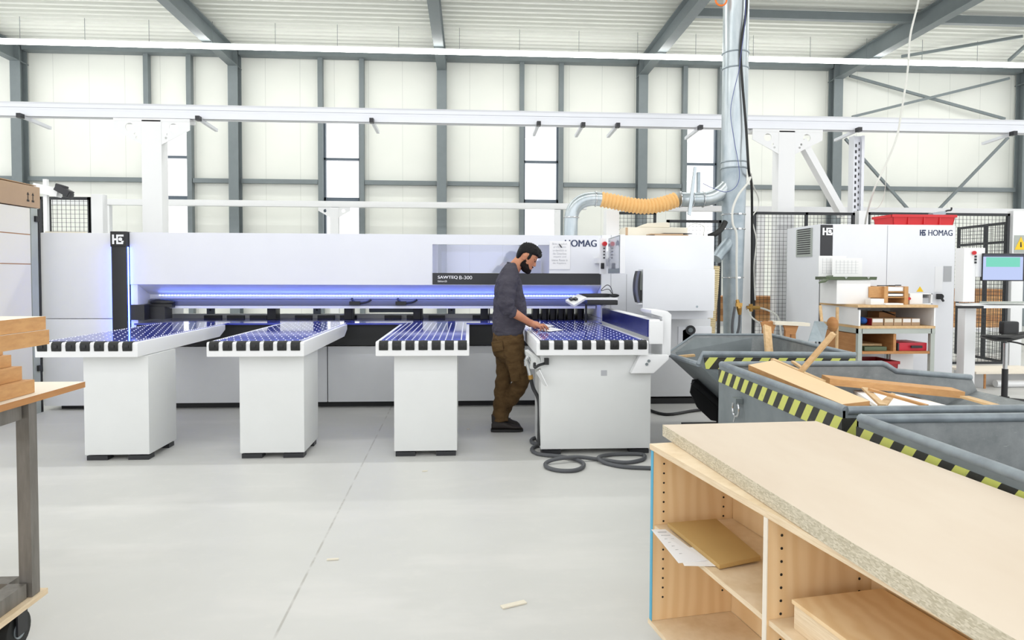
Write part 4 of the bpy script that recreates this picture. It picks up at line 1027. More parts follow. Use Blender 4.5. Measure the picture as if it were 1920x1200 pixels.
# saddle stool
so = thing('saddle_stool', (6.190, 7.5, 0), 'black standing-support stool on a star base at the right edge', 'stool')
SX, SY = 6.190, 7.5
MB().cyl((SX, SY, .06), (SX, SY, .42), .032, 16).build('lower_column', 'black', so)
MB().cyl((SX, SY, .42), (SX, SY, .72), .024, 16).build('gas_spring', 'chrome', so)
bx(SX-.10, SX+.09, SY-.09, SY+.0, .825, .975).build('backrest', 'black', so, bev=.035, seg=4)
MB().loft([[(SX+u, SY+.09+.14*math.cos(a)*w, .765+.05*(abs(u)/.28)**2+.035*w*math.sin(a)) for a in [2*PI*j/14 for j in range(14)]] for u, w in ((-.20, .25), (-.17, .7), (-.08, 1), (.06, 1), (.2, .9), (.30, .6), (.34, .2))]).build('seat', 'black', so, smooth=True)
MB().tube(spline([(SX+.02, SY, .74), (SX+.14, SY-.02, .72), (SX+.3, SY-.03, .67)]), .010, 8).build('lever', 'black', so)
bs = MB()
for k in range(5):
    a = 2*PI*k/5+.25; bs.loft([[(SX+r*math.cos(a)+w*math.sin(a)*s, SY+r*math.sin(a)-w*math.cos(a)*s, z) for s, z in ((-1, zz), (1, zz), (1, zz-h), (-1, zz-h))] for r, w, zz, h in ((.02, .035, .085, .06), (.36, .022, .045, .03))])
bs.cyl((SX, SY, .03), (SX, SY, .10), .05, 16); bs.build('star_base', 'black', so)
for k in range(5):
    a = 2*PI*k/5+.25; MB().cyl((SX+.34*math.cos(a), SY+.34*math.sin(a), 0), (SX+.34*math.cos(a), SY+.34*math.sin(a), .016), .025, 12).build('glide', 'rubber', so)
# low white table behind it
lw = thing('low_table', (7.361, 8.8, 0), 'low white board table with ply edges behind the stool', 'table')
lx0, lx1, lz = 6.699, 6.699+1.1, 0.225
bx(lx0, lx1, 8.6, 9.2, lz-.03, lz).build('top', 'boardtop', lw)
bx(lx0+.12, lx0+.14, 8.62, 9.18, 0, lz-.031).build('side_panel', 'white2', lw); bx(lx1-.1, lx1-.08, 8.62, 9.18, 0, lz-.031).build('side_panel', 'white2', lw)
bx(lx0+.14, lx1-.1, 8.9, 8.92, 0, lz-.031).build('back_panel', 'white2', lw)
bx(lx0+.118, lx0+.142, 8.605, 8.62, 0, lz-.031).build('edge_band', 'woodbrown', lw)
tag(MB().cyl((lx0+.35, 8.7, .05), (lx0+.75, 8.7, .05), .05, 16).build('foam_roll', 'white2', smooth=True), 'white roll lying on the floor under the low table', 'roll')


# ------------------------------------------------------------------ tipping skips
def wall(outer, t, inward):
    """plate: painted outside (slot 0) and worn inside (slot 1)"""
    P = [Vector(p) for p in outer]; n = Vector(inward); Q = [p+n*t for p in P]; k = len(P)
    m = MB(); m.v = [*P, *Q]
    m.f = [tuple(reversed(range(k))), tuple(range(k, 2*k))] + [(a, (a+1) % k, k+(a+1) % k, k+a) for a in range(k)]
    m.i = [0, 1] + [0]*k
    return m
SK = ['skip', 'skipin']
def skip(x0f, x0n, yf, yn, label, stick):
    h = .90; xr = 2.80
    t = thing('tipping_skip', ((x0f+xr)/2, (yf+yn)/2, 0), label, 'skip', 'grey tipping skips')
    bot = .20
    for y, x0, s, nm in ((yf, x0f, -1, 'far_wall'), (yn, x0n, 1, 'near_wall')):
        pts = [(x0, y, bot), (2.25, y, bot), (3.45, y, .70), (3.40, y, .80), (2.87, y, .845), (xr, y, h), (x0, y, h)]
        wall(pts, .012, (0, s, 0)).build(nm, SK, t)
        MB().tube([(x0+.02, y+s*.006, h), (xr-.03, y+s*.006, h), (xr, y+s*.006, h-.01), (2.87, y+s*.006, .848), (3.40, y+s*.006, .803)], .020, 10).build('rim', 'rim', t, smooth=True)
    wall([(x0f, yf, bot), (x0f, yf, h), (x0n, yn, h), (x0n, yn, bot)], .012, (1, 0, 0)).build('end_wall', SK, t)
    MB().tube([(x0f+.018, yf-.0, h), (x0n+.018, yn+.0, h)], .021, 10).build('rim', 'rim', t, smooth=True)
    wall([(x0f+.013, yf-.013, bot), (2.25, yf-.013, bot), (2.25, yn+.013, bot), (x0n+.013, yn+.013, bot)], .012, (0, 0, 1)).build('floor_plate', SK, t)
    wall([(2.25, yf-.013, bot), (3.44, yf-.013, .70), (3.44, yn+.013, .70), (2.25, yn+.013, bot)], .012, (0, 0, 1)).build('spout_plate', SK, t)
    # hazard tape below the rim outside
    MB().hexa([(x0f-.003, yf, .785), (x0f, yf, .785), (x0n, yn, .785), (x0n-.003, yn, .785)], [(x0f-.003, yf, .868), (x0f, yf, .868), (x0n, yn, .868), (x0n-.003, yn, .868)]).build('hazard_tape', 'hazy', t)
    bx(x0n, xr, yn-.004, yn, .785, .868).build('hazard_tape', 'hazx', t)
    for y in ((yf+yn)/2+.35, (yf+yn)/2-.35):
        bx(1.9, 3.0, y-.09, y+.09, .0, .11).build('fork_pocket', 'dark', t)
        MB().prism([(2.0, .11), (2.9, .11), (2.9, .195), (2.0, .195)], 'y', y-.01, y+.01).build('rocker_plate', 'dark', t)
    return t
k2 = skip(1.655, 1.63, 4.42, 2.87, 'middle grey skip filled with board offcuts, hazard tape along its end', 1)
rp = (1.640, 4.029, 0.727)
rg = MB().torus((1.615, rp[1], rp[2]-.045), .048, .007, 'x', 24, 8).build('lifting_ring', 'chrome', k2, smooth=True)
MB().box(1.602, 1.645, rp[1]-.035, rp[1]+.035, rp[2]-.012, rp[2]+.02).build('ring_lug', 'skip', rg)
MB().tube([(1.612, rp[1], rp[2]-.09), (1.612, rp[1]+.02, rp[2]-.13)], .005, 6).build('chain_end', 'chrome', rg)
k3 = skip(1.60, 1.60, 2.71, 1.16, 'nearest grey skip at the right edge, beside the chipboard top', 0)
# rear skip, spout to the left
h = .90
A = (2.233, 6.66, h); B = (3.006, 6.65, h); Cc = (2.885, 4.925, h); D = (1.746, 5.03, h); L1 = (1.927, 6.550, 0.718); L2 = (1.726, 5.030, 0.820)
b1 = (2.45, 6.5, .24); b2 = (2.95, 6.5, .24); b3 = (2.84, 5.0, .24); b4 = (2.36, 5.1, .24)
k1 = thing('tipping_skip', (2.5, 5.8, 0), 'rear grey skip with its sloping spout towards the wide air table', 'skip', 'grey tipping skips')
wall([L1, A, B, b2, b1], .012, (0, -1, 0)).build('far_wall', SK, k1)
wall([L2, D, Cc, b3, b4], .012, (0, 1, 0)).build('near_wall', SK, k1)
wall([B, Cc, b3, b2], .012, (-1, 0, 0)).build('end_wall', SK, k1)
wall([L1, L2, b4, b1], .014, (.3, 0, .9)).build('spout_plate', SK, k1)
wall([b1, b2, b3, b4], .012, (0, 0, 1)).build('floor_plate', SK, k1)
MB().tube([L2, (D[0]+.01, D[1], D[2]), Cc], .020, 10).build('rim', 'rim', k1, smooth=True)
MB().tube([(B[0]-.01, B[1]-.02, B[2]), (Cc[0]-.01, Cc[1]+.02, Cc[2])], .018, 10).build('rim', 'rim', k1, smooth=True)
MB().tube([L1, (A[0], A[1]-.01, A[2]), (B[0], B[1]-.01, B[2])], .012, 8).build('rim', 'rim', k1, smooth=True)
MB().tube([L1, L2], .022, 8).build('spout_lip', 'rim', k1, smooth=True)
def nearpt(f, z, off=-.004): 
    p = Vector(D).lerp(Vector(Cc), f); return (p.x, p.y+off, z)
MB().hexa([nearpt(.03, .785), nearpt(1, .785), nearpt(1, .785, 0), nearpt(.03, .785, 0)], [nearpt(.015, .872), nearpt(1, .872), nearpt(1, .872, 0), nearpt(.015, .872, 0)]).build('hazard_tape', 'hazx', k1)
for y in (5.35, 6.2):
    q = [(2.07, .52), (2.15, .53), (2.55, .235), (2.85, .235), (2.85, .11), (2.5, .10), (2.25, .14), (2.12, .26), (2.05, .40)]
    MB().prism(q, 'y', y-.012, y+.012).build('rocker_plate', 'dark', k1)
    bx(2.0, 3.0, y-.1, y+.1, 0, .10).build('fork_pocket', 'dark', k1)
    MB().bar((2.35, y, .10), (2.35, y, .24), .07, .07).bar((2.06, y-.04, .50), (2.5, y-.04, .12), .04, .04).build('strut', 'dark', k1)
bx(1.9, 3.0, 5.24, 5.30, 0, .08).build('base_rail', 'dark', k1)

# offcuts lying in the skips
for k, (z_, th, x1_, y0_, y1_, a, mm) in enumerate(((.24, .10, 2.28, 3.1, 4.2, .0, 'mdf'), (.345, .10, 2.45, 3.05, 4.15, .03, 'peach'), (.45, .09, 2.60, 3.1, 4.2, -.04, 'mdf'), (.545, .10, 2.72, 3.15, 4.1, .02, 'peach'), (.65, .085, 2.78, 3.1, 4.15, -.02, 'boardtop'))):
    tag(MB().obox(((1.76+x1_)/2, (y0_+y1_)/2, z_+th/2), (x1_-1.76, y1_-y0_, th), (0, 0, a)).build('board_offcut', mm), 'board offcut heaped in the middle skip below the white sheet', 'board', 'offcuts filling the middle skip')
def off(m, mt, label, name='board_offcut', cat='board'): return tag(m.build(name, mt), label, cat)
m = MB().slab([(1.747, 4.165, 0.930), (1.953, 4.265, 0.945), (1.975, 3.237, 0.872), (1.791, 3.161, 0.872)], .036)
m.i[1] = 1
o = off(m, ['mdf', 'peach'], 'wide pale board lying across the middle skip from its far left corner')
off(MB().slab([(2.438, 4.177, 0.765), (2.598, 4.150, 0.765), (2.614, 3.505, 0.785), (2.198, 3.509, 0.785)], .02), 'paper', 'white coated board sheet lying in the middle skip')
off(MB().bar((2.257, 4.180, 0.830), (3.016, 4.020, 0.768), .17, .042), 'mdf', 'long brown plank lying along the far side of the middle skip', 'plank')
off(MB().bar((1.983, 4.020, 0.870), (2.122, 3.850, 1.154), .032, .028), 'woodpale', 'pale stick poking up out of the middle skip', 'stick', 'stick')
off(MB().bar((1.976, 4.330, 0.942), (2.139, 3.980, 0.849), .03, .016), 'woodpale', 'thin lath lying along the edge of the wide pale board', 'lath', 'stick')
off(MB().bar((2.098, 4.300, 0.931), (2.101, 4.150, 0.900), .02, .014), 'woodpale', 'short thin lath beside the poking stick', 'lath', 'stick')
off(MB().bar((2.195, 3.650, 0.865), (1.987, 3.150, 0.867), .03, .012), 'woodpale', 'short lath crossing the white sheet in the middle skip', 'lath', 'stick')
off(MB().bar((2.132, 3.500, 0.885), (2.230, 3.180, 0.857), .022, .012), 'mdf', 'long brown lath on the white sheet in the middle skip', 'lath', 'stick')
off(MB().slab([(2.041, 3.280, 0.850), (2.316, 3.593, 0.850), (2.316, 3.560, 0.850), (2.061, 3.237, 0.850)], .012), 'woodpale', 'split pale wood piece on the white sheet in the middle skip')
off(MB().bar((2.754, 3.620, 0.818), (2.740, 3.300, 0.813), .05, .012), 'woodpale', 'narrow strip lying on the right side of the middle skip', 'lath', 'stick')
pa_, pb_ = Vector((2.840, 6.350, 1.004)), Vector((2.736, 6.050, 0.715))
pb_ = pa_+(pb_-pa_)*((pa_.z-.30)/(pa_.z-pb_.z))
off(MB().bar(pa_, pb_, .07, .03, up=(0, 1, 0)), 'woodpale', 'upright pale board standing in the rear skip', 'plank')
off(MB().bar((1.931, 6.250, 0.728), (2.103, 6.250, 0.742), .05, .02), 'woodpale', 'small yellow wood chip on the spout of the rear skip', 'wood_chip', 'wood chip')

# ------------------------------------------------------------------ plywood shelf in the foreground
O_ = Vector((.728, 2.665, 0)); E_ = Vector((.16743, -.98588, 0)); P_2 = Vector((.98588, .16743, 0))
def sp3(s, u, z): return O_+E_*s+P_2*u+Vector((0, 0, z))
def sbox(s0, s1, u0, u1, z0, z1): return MB().hexa([sp3(s0, u0, z0), sp3(s1, u0, z0), sp3(s1, u1, z0), sp3(s0, u1, z0)], [sp3(s0, u0, z1), sp3(s1, u0, z1), sp3(s1, u1, z1), sp3(s0, u1, z1)])
SL = 2.35
sf = thing('plywood_shelf', tuple(sp3(SL/2, .35, 0)), 'low birch plywood shelf unit with rows of peg holes and a blue-edged end', 'shelf')
sbox(-.012, SL+.01, -.004, .56, .793, .815).build('top_board', 'birchedge', sf)
ends = []
for s0, nm in ((0, 'end_panel'), (.766, 'divider'), (1.55, 'divider'), (SL-.02, 'end_panel')):
    for u0, u1 in ((0, .352), (.368, .555)):
        hm = sbox(s0, s0+.018, u0, u1, .108, .792)
        for u in (.045, .31) if u0 == 0 and s0 < 2 else ():
            for q in range(15):
                c = sp3(s0+.0185, u, .20+q*.0385); hm.cyl(c-E_*.002, c+E_*.0006, .0042, 8, 1)
        o = hm.build(nm, ['birch', 'sole'], sf)
        if u0 == 0:
            sbox(s0-.0005, s0+.0185, -.003, 0, .108, .792).build('edge_band', 'bluetape' if s0 == 0 else 'boardtop', o)
sbox(0, SL, .353, .367, .108, .792).build('back_panel', 'birch', sf)
for u0, u1 in ((0, .352), (.368, .555)): sbox(-.008, SL, u0-.006*(u0 == 0), u1, .088, .107).build('bottom_board', 'birchedge', sf)
for s0, s1 in ((.019, .765), (.785, 1.549)):
    sbox(s0, s1, .006, .35, .478, .495).build('shelf_board', 'birchedge', sf)
for s in (.12, SL-.12):
    for u in (.08, .48): MB().cyl(sp3(s, u, .0), sp3(s, u, .087), .03, 14).build('foot', 'charcoal', sf)
# chipboard sheet on top
cbz = .863
ct_ = [(.81, 2.80), (1.495, 2.84), (1.565, 1.80), (1.580, 1.10), (1.62, .45), (1.015, .38), (.90, 1.53)]
m = MB().hexa([(x, y, .8165) for x, y in ct_], [(x, y, cbz) for x, y in ct_]); m.i[1] = 1; m.i[0] = 1
tag(m.build('chipboard_sheet', ['chip', 'chiptop']), 'thick chipboard sheet lying on the low plywood shelf', 'board')
# folder and papers on the shelf board
z0 = .4955
fo = MB()
fo.slab([(.775, 2.60, z0+.026), (.975, 2.612, z0+.034), (1.006, 2.27, z0+.026), (.843, 2.225, z0+.018)], .016)
tag(fo.build('brown_folder', mat('tan_folder', (190, 156, 98), .6, var=.05), bev=.003), 'tan cardboard folder lying on the plywood shelf', 'folder')
m = MB(); m.slab([(.705, 2.575, z0+.010), (.762, 2.582, z0+.007), (.822, 2.29, z0+.007), (.722, 2.285, z0+.002)], .0015)
for q in range(7):
    a = Vector((.712+.0*q, 2.545-q*.032, z0+.0105-q*.0008)); m.bar(a+Vector((.01+.004*q, 0, 0)), a+Vector((.045+.005*q, .004, -.0015)), .003, .001, 1)
pp = tag(m.build('printed_paper', ['printed', 'ink']), 'printed white paper sticking out of the shelf in front of the tan folder', 'paper')
tag(MB().slab([(.745, 2.40, z0+.0045), (.815, 2.41, z0+.0045), (.845, 2.25, z0+.0035), (.735, 2.262, z0+.0025)], .0015).build('paper_sheet', 'paper'), 'plain white paper lowest in front of the tan folder', 'paper')
# board stack in the second bay
m = MB(); zb_ = .4955
bo = thing('wooden_box', tuple(sp3(1.0, .17, zb_)), 'flat plywood box lying in the second bay of the shelf', 'box')
sbox(.845, 1.38, .045, .335, zb_, zb_+.07).build('box_body', 'birchedge', bo, bev=.003)
sbox(.84, 1.385, .04, .34, zb_+.0705, zb_+.083).build('box_lid', 'birch', bo, bev=.003)

# ------------------------------------------------------------------ cart with boards at the left
CZ = 1.0
ca = thing('steel_cart', (-2.25, 2.2, 0), 'grey steel workshop cart with white board top at the left edge', 'cart')
m = MB().hexa([(-3.0, 3.19, CZ-.026), (-1.735, 3.19, CZ-.026), (-1.735, .9, CZ-.026), (-3.0, .9, CZ-.026)], [(-3.0, 3.19, CZ), (-1.735, 3.19, CZ), (-1.735, .9, CZ), (-3.0, .9, CZ)]); m.i[1] = 1; m.i[0] = 1
m.build('top_board', ['woodbrown', 'boardtop'], ca)
M['rawsteel'] = mat('worn_raw_steel', (134, 130, 124), .45, metal=.35, c2=(116, 112, 106), scale=8, stretch=(4, 4, .6))
for y in (2.84, 1.2):
    for x in (-1.775, -2.9): bx(x-.025, x+.025, y-.025, y+.025, .19, CZ-.0265).build('leg', 'rawsteel', ca)
m = MB()
for x in (-1.80, -2.9): m.box(x-.03, x+.03, 1.236, 2.804, CZ-.09, CZ-.0265)
for y in (2.84, 1.2): m.box(-2.864, -1.836, y-.03, y+.03, CZ-.09, CZ-.0265)
m.build('top_frame', 'rawsteel', ca)
m = MB()
for x in (-1.80, -2.9): m.box(x-.035, x+.035, 1.236, 2.804, .19, .25)
for y in (2.84, 1.2): m.box(-2.864, -1.836, y-.035, y+.035, .19, .25)
m.build('lower_frame', 'rawsteel', ca)
bx(-2.95, -1.74, 1.1, 2.90, .165, .188).build('lower_board', 'birchedge', ca)
for y in (2.78, 1.3):
    for x in (-1.80, -2.85):
        w = MB().tube([(x-.02, y, .075), (x+.02, y, .075)], .075, 24).build('caster', 'rubber', ca, bev=.008)
        MB().tube([(x-.024, y, .075), (x+.024, y, .075)], .034, 18).build('hub', 'galvdull', w)
        MB().box(x-.034, x-.026, y-.03, y+.03, .06, .164).box(x+.026, x+.034, y-.03, y+.03, .06, .164).box(x-.034, x+.034, y-.04, y+.04, .15, .164).build('fork', 'charcoal', w)
bx(-2.35, -2.15, 1.6, 2.8, CZ-.20, CZ-.18).build('mid_shelf', 'rawsteel', ca)
for y in (1.65, 2.75): bx(-2.27, -2.23, y-.02, y+.02, CZ-.18, CZ-.0265).build('hanger', 'rawsteel', ca)
tag(MB().obox((-2.05, 2.66, .835), (.46, .07, .028), (0, .06, .06)).build('plank', 'rawsteel'), 'grey plank end poking out under the cart top', 'plank')
# boards
lay = [(65, 1.001, 1.055), (47, 1.056, 1.112), (32, 1.113, 1.160), (20, 1.161, 1.20)]
nm = ('lowest of the stepped brown boards on the cart', 'second lowest stepped brown board on the cart', 'third stepped brown board on the cart', 'topmost of the four stepped brown boards on the cart')
for (px, za, zb), lab in zip(lay, nm):
    xr_ = {65: -1.777, 47: -1.814, 32: -1.845, 20: -1.869}[px]
    tag(bx(xr_-.55, xr_, 1.6, 2.9-.02*(65-px)/20, za, zb).build('cut_board', 'mdf', bev=.002), lab, 'board', 'stepped boards on the cart')
bx_ = bx(-2.62, -2.30, 1.7, 2.85, 1.201, 1.234).build('spacer_board', 'mdf'); tag(bx_, 'spacer board between the two board stacks on the cart', 'board')
for px, za, zb, lab in ((92, 1.235, 1.287, 'lower of the two upper boards overhanging the cart stack'), (86, 1.288, 1.335, 'upper white-faced board on top of the cart stack')):
    xr_ = -1.509 if px == 92 else -1.520
    m = MB().hexa([(xr_-.9, 1.5, za), (xr_, 1.5, za), (xr_, 2.55, za), (xr_-.9, 2.55, za)], [(xr_-.9, 1.5, zb), (xr_, 1.5, zb), (xr_, 2.55, zb), (xr_-.9, 2.55, zb)]); m.i[1] = 1
    tag(m.build('cut_board', ['mdf', 'boardtop']), lab, 'board')

# ------------------------------------------------------------------ white rack at the far left
rk = thing('board_rack', (-5.1, 6.6, 0), 'tall white panelled rack with brown-edged fronts at the left edge', 'rack')
rx = -4.57
bx(-5.7, rx-.03, 5.4, 7.50, 0, 2.16).build('carcass', 'rackwhite', rk)
for z0_, z1_ in ((1.895, 2.165), (1.588, 1.885), (.12, 1.578)):
    bx(rx-.028, rx-.004, 5.4, 7.44, z0_, z1_).build('front_panel', 'rackwhite', rk)
    bx(rx-.028, rx-.006, 5.4, 7.44, z0_-.009, z0_-.001).build('ply_edge', 'woodbrown', rk)
bx(rx-.03, rx+.0, 7.45, 7.56, 0, 2.17).build('corner_post', 'steelpale', rk)
bx(rx-.03, rx+.0, 7.57, 7.60, 0, 2.17).build('black_post', 'black', rk)
for z_ in (2.03, .45): bx(rx-.03, rx+.02, 7.50, 7.57, z_, z_+.06).build('clip', 'black', rk)
cbx = thing('cardboard_box', (-5.0, 6.7, 2.175), 'brown cardboard box with printed arrows on top of the white rack', 'box')
bx(-5.5, rx+.005, 5.5, 7.60, 2.176, 2.40).build('box_body', 'card', cbx, bev=.004)
MB().slab([(-5.5, 5.5, 2.45), (rx-.1, 5.5, 2.45), (rx-.02, 7.58, 2.418), (-5.5, 7.58, 2.418)], .008).build('box_flap', 'card', cbx)
m = MB()
for y in (7.40, 7.48):
    m.box(rx+.005, rx+.0065, y-.02, y+.02, 2.23, 2.25).box(rx+.005, rx+.0065, y-.006, y+.006, 2.25, 2.30).prism([(y-.02, 2.30), (y+.02, 2.30), (y, 2.33)], 'x', rx+.005, rx+.0065)
m.build('printed_arrows', 'shoe', cbx)
# scraps on the floor
for px, py, s, a, lab in ((624, 1050, .03, .1, 'small pale wood chip lying on the open floor near the joint'), (963, 1135, .06, .4, 'thin pale shaving on the floor near the bottom of the picture'), (797, 884, .02, .3, 'tiny white scrap on the floor before the lined air table'), (878, 805, .02, -.8, 'tiny white scrap on the floor left of the worker\'s boots')):
    z_ = 0
    X_, Y_ = {624: (-0.709, 3.563), 963: (0.201, 3.024), 797: (-0.333, 5.148), 878: (-0.009, 6.542)}[px]
    tag(MB().obox((X_, Y_, .004), (s*2, s*.5, .006), (0, 0, a)).build('wood_chip', 'cream'), lab, 'scrap')


# ------------------------------------------------------------------ the worker
def remeshed(mb, name, m, parent, voxel, smooth=3, origin=None, sub=0, disp=None):
    o = mb.build(name+'_raw', m)
    r = o.modifiers.new('r', 'REMESH'); r.mode = 'VOXEL'; r.voxel_size = voxel; r.use_smooth_shade = True
    s_ = o.modifiers.new('s', 'SMOOTH'); s_.iterations = smooth; s_.factor = .5
    if disp:
        tx = bpy.data.textures.new(name, 'CLOUDS'); tx.noise_scale = disp[1]; tx.noise_depth = 1
        d = o.modifiers.new('d', 'DISPLACE'); d.texture = tx; d.strength = disp[0]; d.mid_level = .5; d.texture_coords = 'LOCAL'
    bpy.context.view_layer.update(); me = evaluated(o); w = WORLD[o.name].copy()
    mats = list(o.data.materials); bpy.data.objects.remove(o)
    me.name = name; me.materials.clear()
    me.polygons.foreach_set('use_smooth', [True]*len(me.polygons))
    return link(name, me, m, parent, w)
YB = 6.45
def hring(c, rx, ry, n=28, tilt=0., ex=2.2):
    out = []
    for j in range(n):
        a = 2*PI*j/n; ca_, sa = math.cos(a), math.sin(a)
        u = rx*math.copysign(abs(ca_)**(2/ex), ca_); v = ry*math.copysign(abs(sa)**(2/ex), sa)
        out.append((c[0]+u, c[1]+v, c[2]+tilt*u))
    return out
HC = Vector((.540, 6.43, 1.657)); pitch = math.radians(32); yawh = math.radians(-6)
F_ = Vector((math.cos(pitch)*math.cos(yawh), math.cos(pitch)*math.sin(yawh), -math.sin(pitch)))
S_ = Vector((-math.sin(yawh), math.cos(yawh), 0)); U_ = F_.cross(S_)
if U_.z < 0: U_ = -U_
def hp(f, s, u): return HC+F_*f+S_*s+U_*u
def headring(u, back, front, w, n=28, sc=1.):
    c = (back+front)/2; r = (front-back)/2
    return [hp(c+r*sc*math.copysign(abs(math.cos(a))**.9, math.cos(a)), w*sc*math.copysign(abs(math.sin(a))**.9, math.sin(a)), u) for a in [2*PI*j/n for j in range(n)]]
HEAD = [(-.122, .045, .085, .018), (-.112, .015, .096, .036), (-.09, -.02, .100, .050), (-.065, -.055, .097, .060), (-.035, -.082, .094, .068), (0, -.093, .093, .072), (.035, -.098, .096, .075), (.07, -.09, .088, .070), (.095, -.068, .066, .056), (.112, -.035, .035, .034), (.119, -.01, .01, .012)]
body = MB()
body.loft([headring(*r) for r in HEAD])
# nose, brow, lips, ears
body.loft([[hp(f, s_*w, u) for f, s_ in ((.085, -1), (.085, 1), (fr, .35), (fr, -.35))] for u, fr, w in ((.022, .094, .010), (.0, .104, .012), (-.022, .117, .016), (-.034, .118, .019), (-.043, .098, .017))])
body.ell(hp(.082, 0, .022), (.016, .055, .012), R=Matrix((F_, S_, U_)).transposed())
body.ell(hp(.094, 0, -.062), (.012, .024, .007), R=Matrix((F_, S_, U_)).transposed()).ell(hp(.092, 0, -.074), (.012, .021, .008), R=Matrix((F_, S_, U_)).transposed())
for s_ in (-1, 1):
    body.ell(hp(-.012, s_*.076, -.010), (.020, .009, .033), R=Matrix((F_, S_, U_)).transposed())
    body.ell(hp(-.016, s_*.081, .004), (.020, .008, .020), R=Matrix((F_, S_, U_)).transposed())
# neck and trunk under the clothes
body.tube([(0.387, 6.450, 1.500), (0.432, 6.440, 1.566), (0.482, 6.435, 1.626), (0.522, 6.430, 1.666)], [.075, .062, .058, .055], 20)
body.loft([hring((0.379, 6.450, 0.858), .12, .14), hring((0.389, 6.450, 1.060), .13, .14), hring((0.388, 6.450, 1.263), .12, .15), hring((0.377, 6.450, 1.414), .10, .17), hring((0.377, 6.450, 1.505), .075, .16), hring((0.392, 6.450, 1.550), .05, .09)])
ARM = [(0.367, 6.280, 1.480), (0.354, 6.220, 1.407), (0.338, 6.180, 1.306), (0.333, 6.170, 1.205), (0.377, 6.185, 1.156), (0.432, 6.205, 1.125), (0.498, 6.235, 1.084), (0.555, 6.262, 1.051)]
body.tube(ARM, [.06, .055, .05, .046, .046, .042, .034, .029], 16)
def finger(pts, r0, r1):
    q = spline(pts, 4); n = len(q); body.tube(q, [r0+(r1-r0)*k/(n-1) for k in range(n)], 10); body.ell(q[-1], (r1*1.02,)*3, 10, 6)
body.tube([(0.540, 6.260, 1.056), (0.580, 6.272, 1.038), (0.621, 6.280, 1.025), (0.646, 6.285, 1.017)], [.026, .031, .034, .026], 14)
body.ell((0.624, 6.262, 1.021), (.034, .030, .018), R=Matrix.Rotation(.5, 3, 'Y')).ell((0.633, 6.300, 1.026), (.036, .028, .018), R=Matrix.Rotation(.45, 3, 'Y'))
finger([(0.622, 6.245, 1.017), (0.642, 6.243, 1.012), (0.655, 6.250, 0.992), (0.658, 6.258, 0.977)], .0105, .008)
finger([(0.644, 6.268, 1.018), (0.669, 6.267, 1.014), (0.685, 6.272, 0.993), (0.690, 6.280, 0.975)], .0112, .0085)
finger([(0.657, 6.292, 1.021), (0.689, 6.293, 1.017), (0.710, 6.298, 0.996), (0.716, 6.305, 0.976)], .0115, .0085)
finger([(0.660, 6.318, 1.024), (0.692, 6.322, 1.024), (0.720, 6.326, 1.004), (0.737, 6.335, 0.982)], .011, .0085)
finger([(0.588, 6.300, 1.031), (0.621, 6.335, 1.011), (0.653, 6.352, 0.994), (0.684, 6.356, 0.982)], .014, .0095)
ARML = [(0.398, 6.630, 1.480), (0.409, 6.710, 1.359), (0.432, 6.740, 1.210), (0.484, 6.720, 1.106), (0.538, 6.670, 1.040), (0.567, 6.640, 1.019)]
body.tube(ARML, [.06, .055, .048, .044, .034, .029], 16)
body.tube([ARML[-1], (0.592, 6.620, 1.010), (0.621, 6.600, 1.001)], [.027, .032, .024], 14)
for k in range(4):
    y = 6.575+k*.023
    finger([(.602, y, 1.049), (.602+.018, y, 1.030), (.640+.004*k, y-.004, 1.005), (.655+.004*k, y-.006, .973)], .0105, .0082)
finger([(.575, 6.575, 1.035), (.60, 6.548, 1.005), (.628, 6.538, .973)], .013, .0095)
person = remeshed(body, 'person', 'skin', None, .0042, 2)
tag(person, 'person with dark hair and beard leaning over the wide air table, hand on a paper', 'person')
# eyes and brows
for s_ in (-1, 1):
    MB().ell(hp(.091, s_*.031, .004), (.007, .013, .0055), R=Matrix((F_, S_, U_)).transposed()).build('eye', 'eye', person, smooth=True)
    MB().loft([[hp(.094-.018*abs(q)**2, s_*(.031+q*.02), .021+.004*(1-abs(q))+d) for d in (-.004, .004)]+[hp(.086-.018*abs(q)**2, s_*(.031+q*.02), .021+d) for d in (.006, -.006)] for q in (-1, -.5, 0, .5, 1)]).build('eyebrow', 'hair', person)
# hair
hb = MB()
hr = [(.012, -.100, -.02, .070), (.03, -.107, .03, .0755), (.045, -.110, .080, .0785), (.062, -.109, .099, .0795), (.085, -.102, .106, .077), (.105, -.085, .100, .068), (.122, -.058, .083, .052), (.134, -.02, .055, .03), (.138, 0, .03, .012)]
hb.loft([headring(*r) for r in hr])
hb.loft([headring(*r) for r in ((-.075, -.066, -.052, .040), (-.05, -.088, -.042, .056), (-.02, -.100, -.030, .066), (.015, -.106, -.020, .073), (.035, -.108, 0, .076))])
for s_ in (-1, 1): hb.ell(hp(.022, s_*.070, .02), (.016, .010, .04), R=Matrix((F_, S_, U_)).transposed())
random.seed(3)
for k in range(46):
    a = random.uniform(-1, 1); f = random.uniform(-.085, .10); u = .128*math.sqrt(max(.02, 1-(f/.125)**2-(a*.62)**2))+.004
    p = hp(f, a*.068, u); q = hp(f+random.uniform(-.005, .03), a*.07, u+random.uniform(.008, .02)); hb.tube([p-(q-p)*.6, p, q], [.010, .009, .003], 6)
for k in range(9): 
    a = -1+k/4; p = hp(.092, a*.06, .062+.018*(1-a*a)); hb.tube([p, p+F_*.018+U_*.008, p+F_*.022-U_*.006], [.014, .012, .004], 6)
remeshed(hb, 'hair', 'hair', person, .0045, 1, disp=(.006, .012))
bb = MB()
bb.loft([headring(*r) for r in ((-.135, .035, .090, .022), (-.122, .008, .106, .043), (-.100, -.012, .110, .056), (-.082, -.014, .106, .0625))])
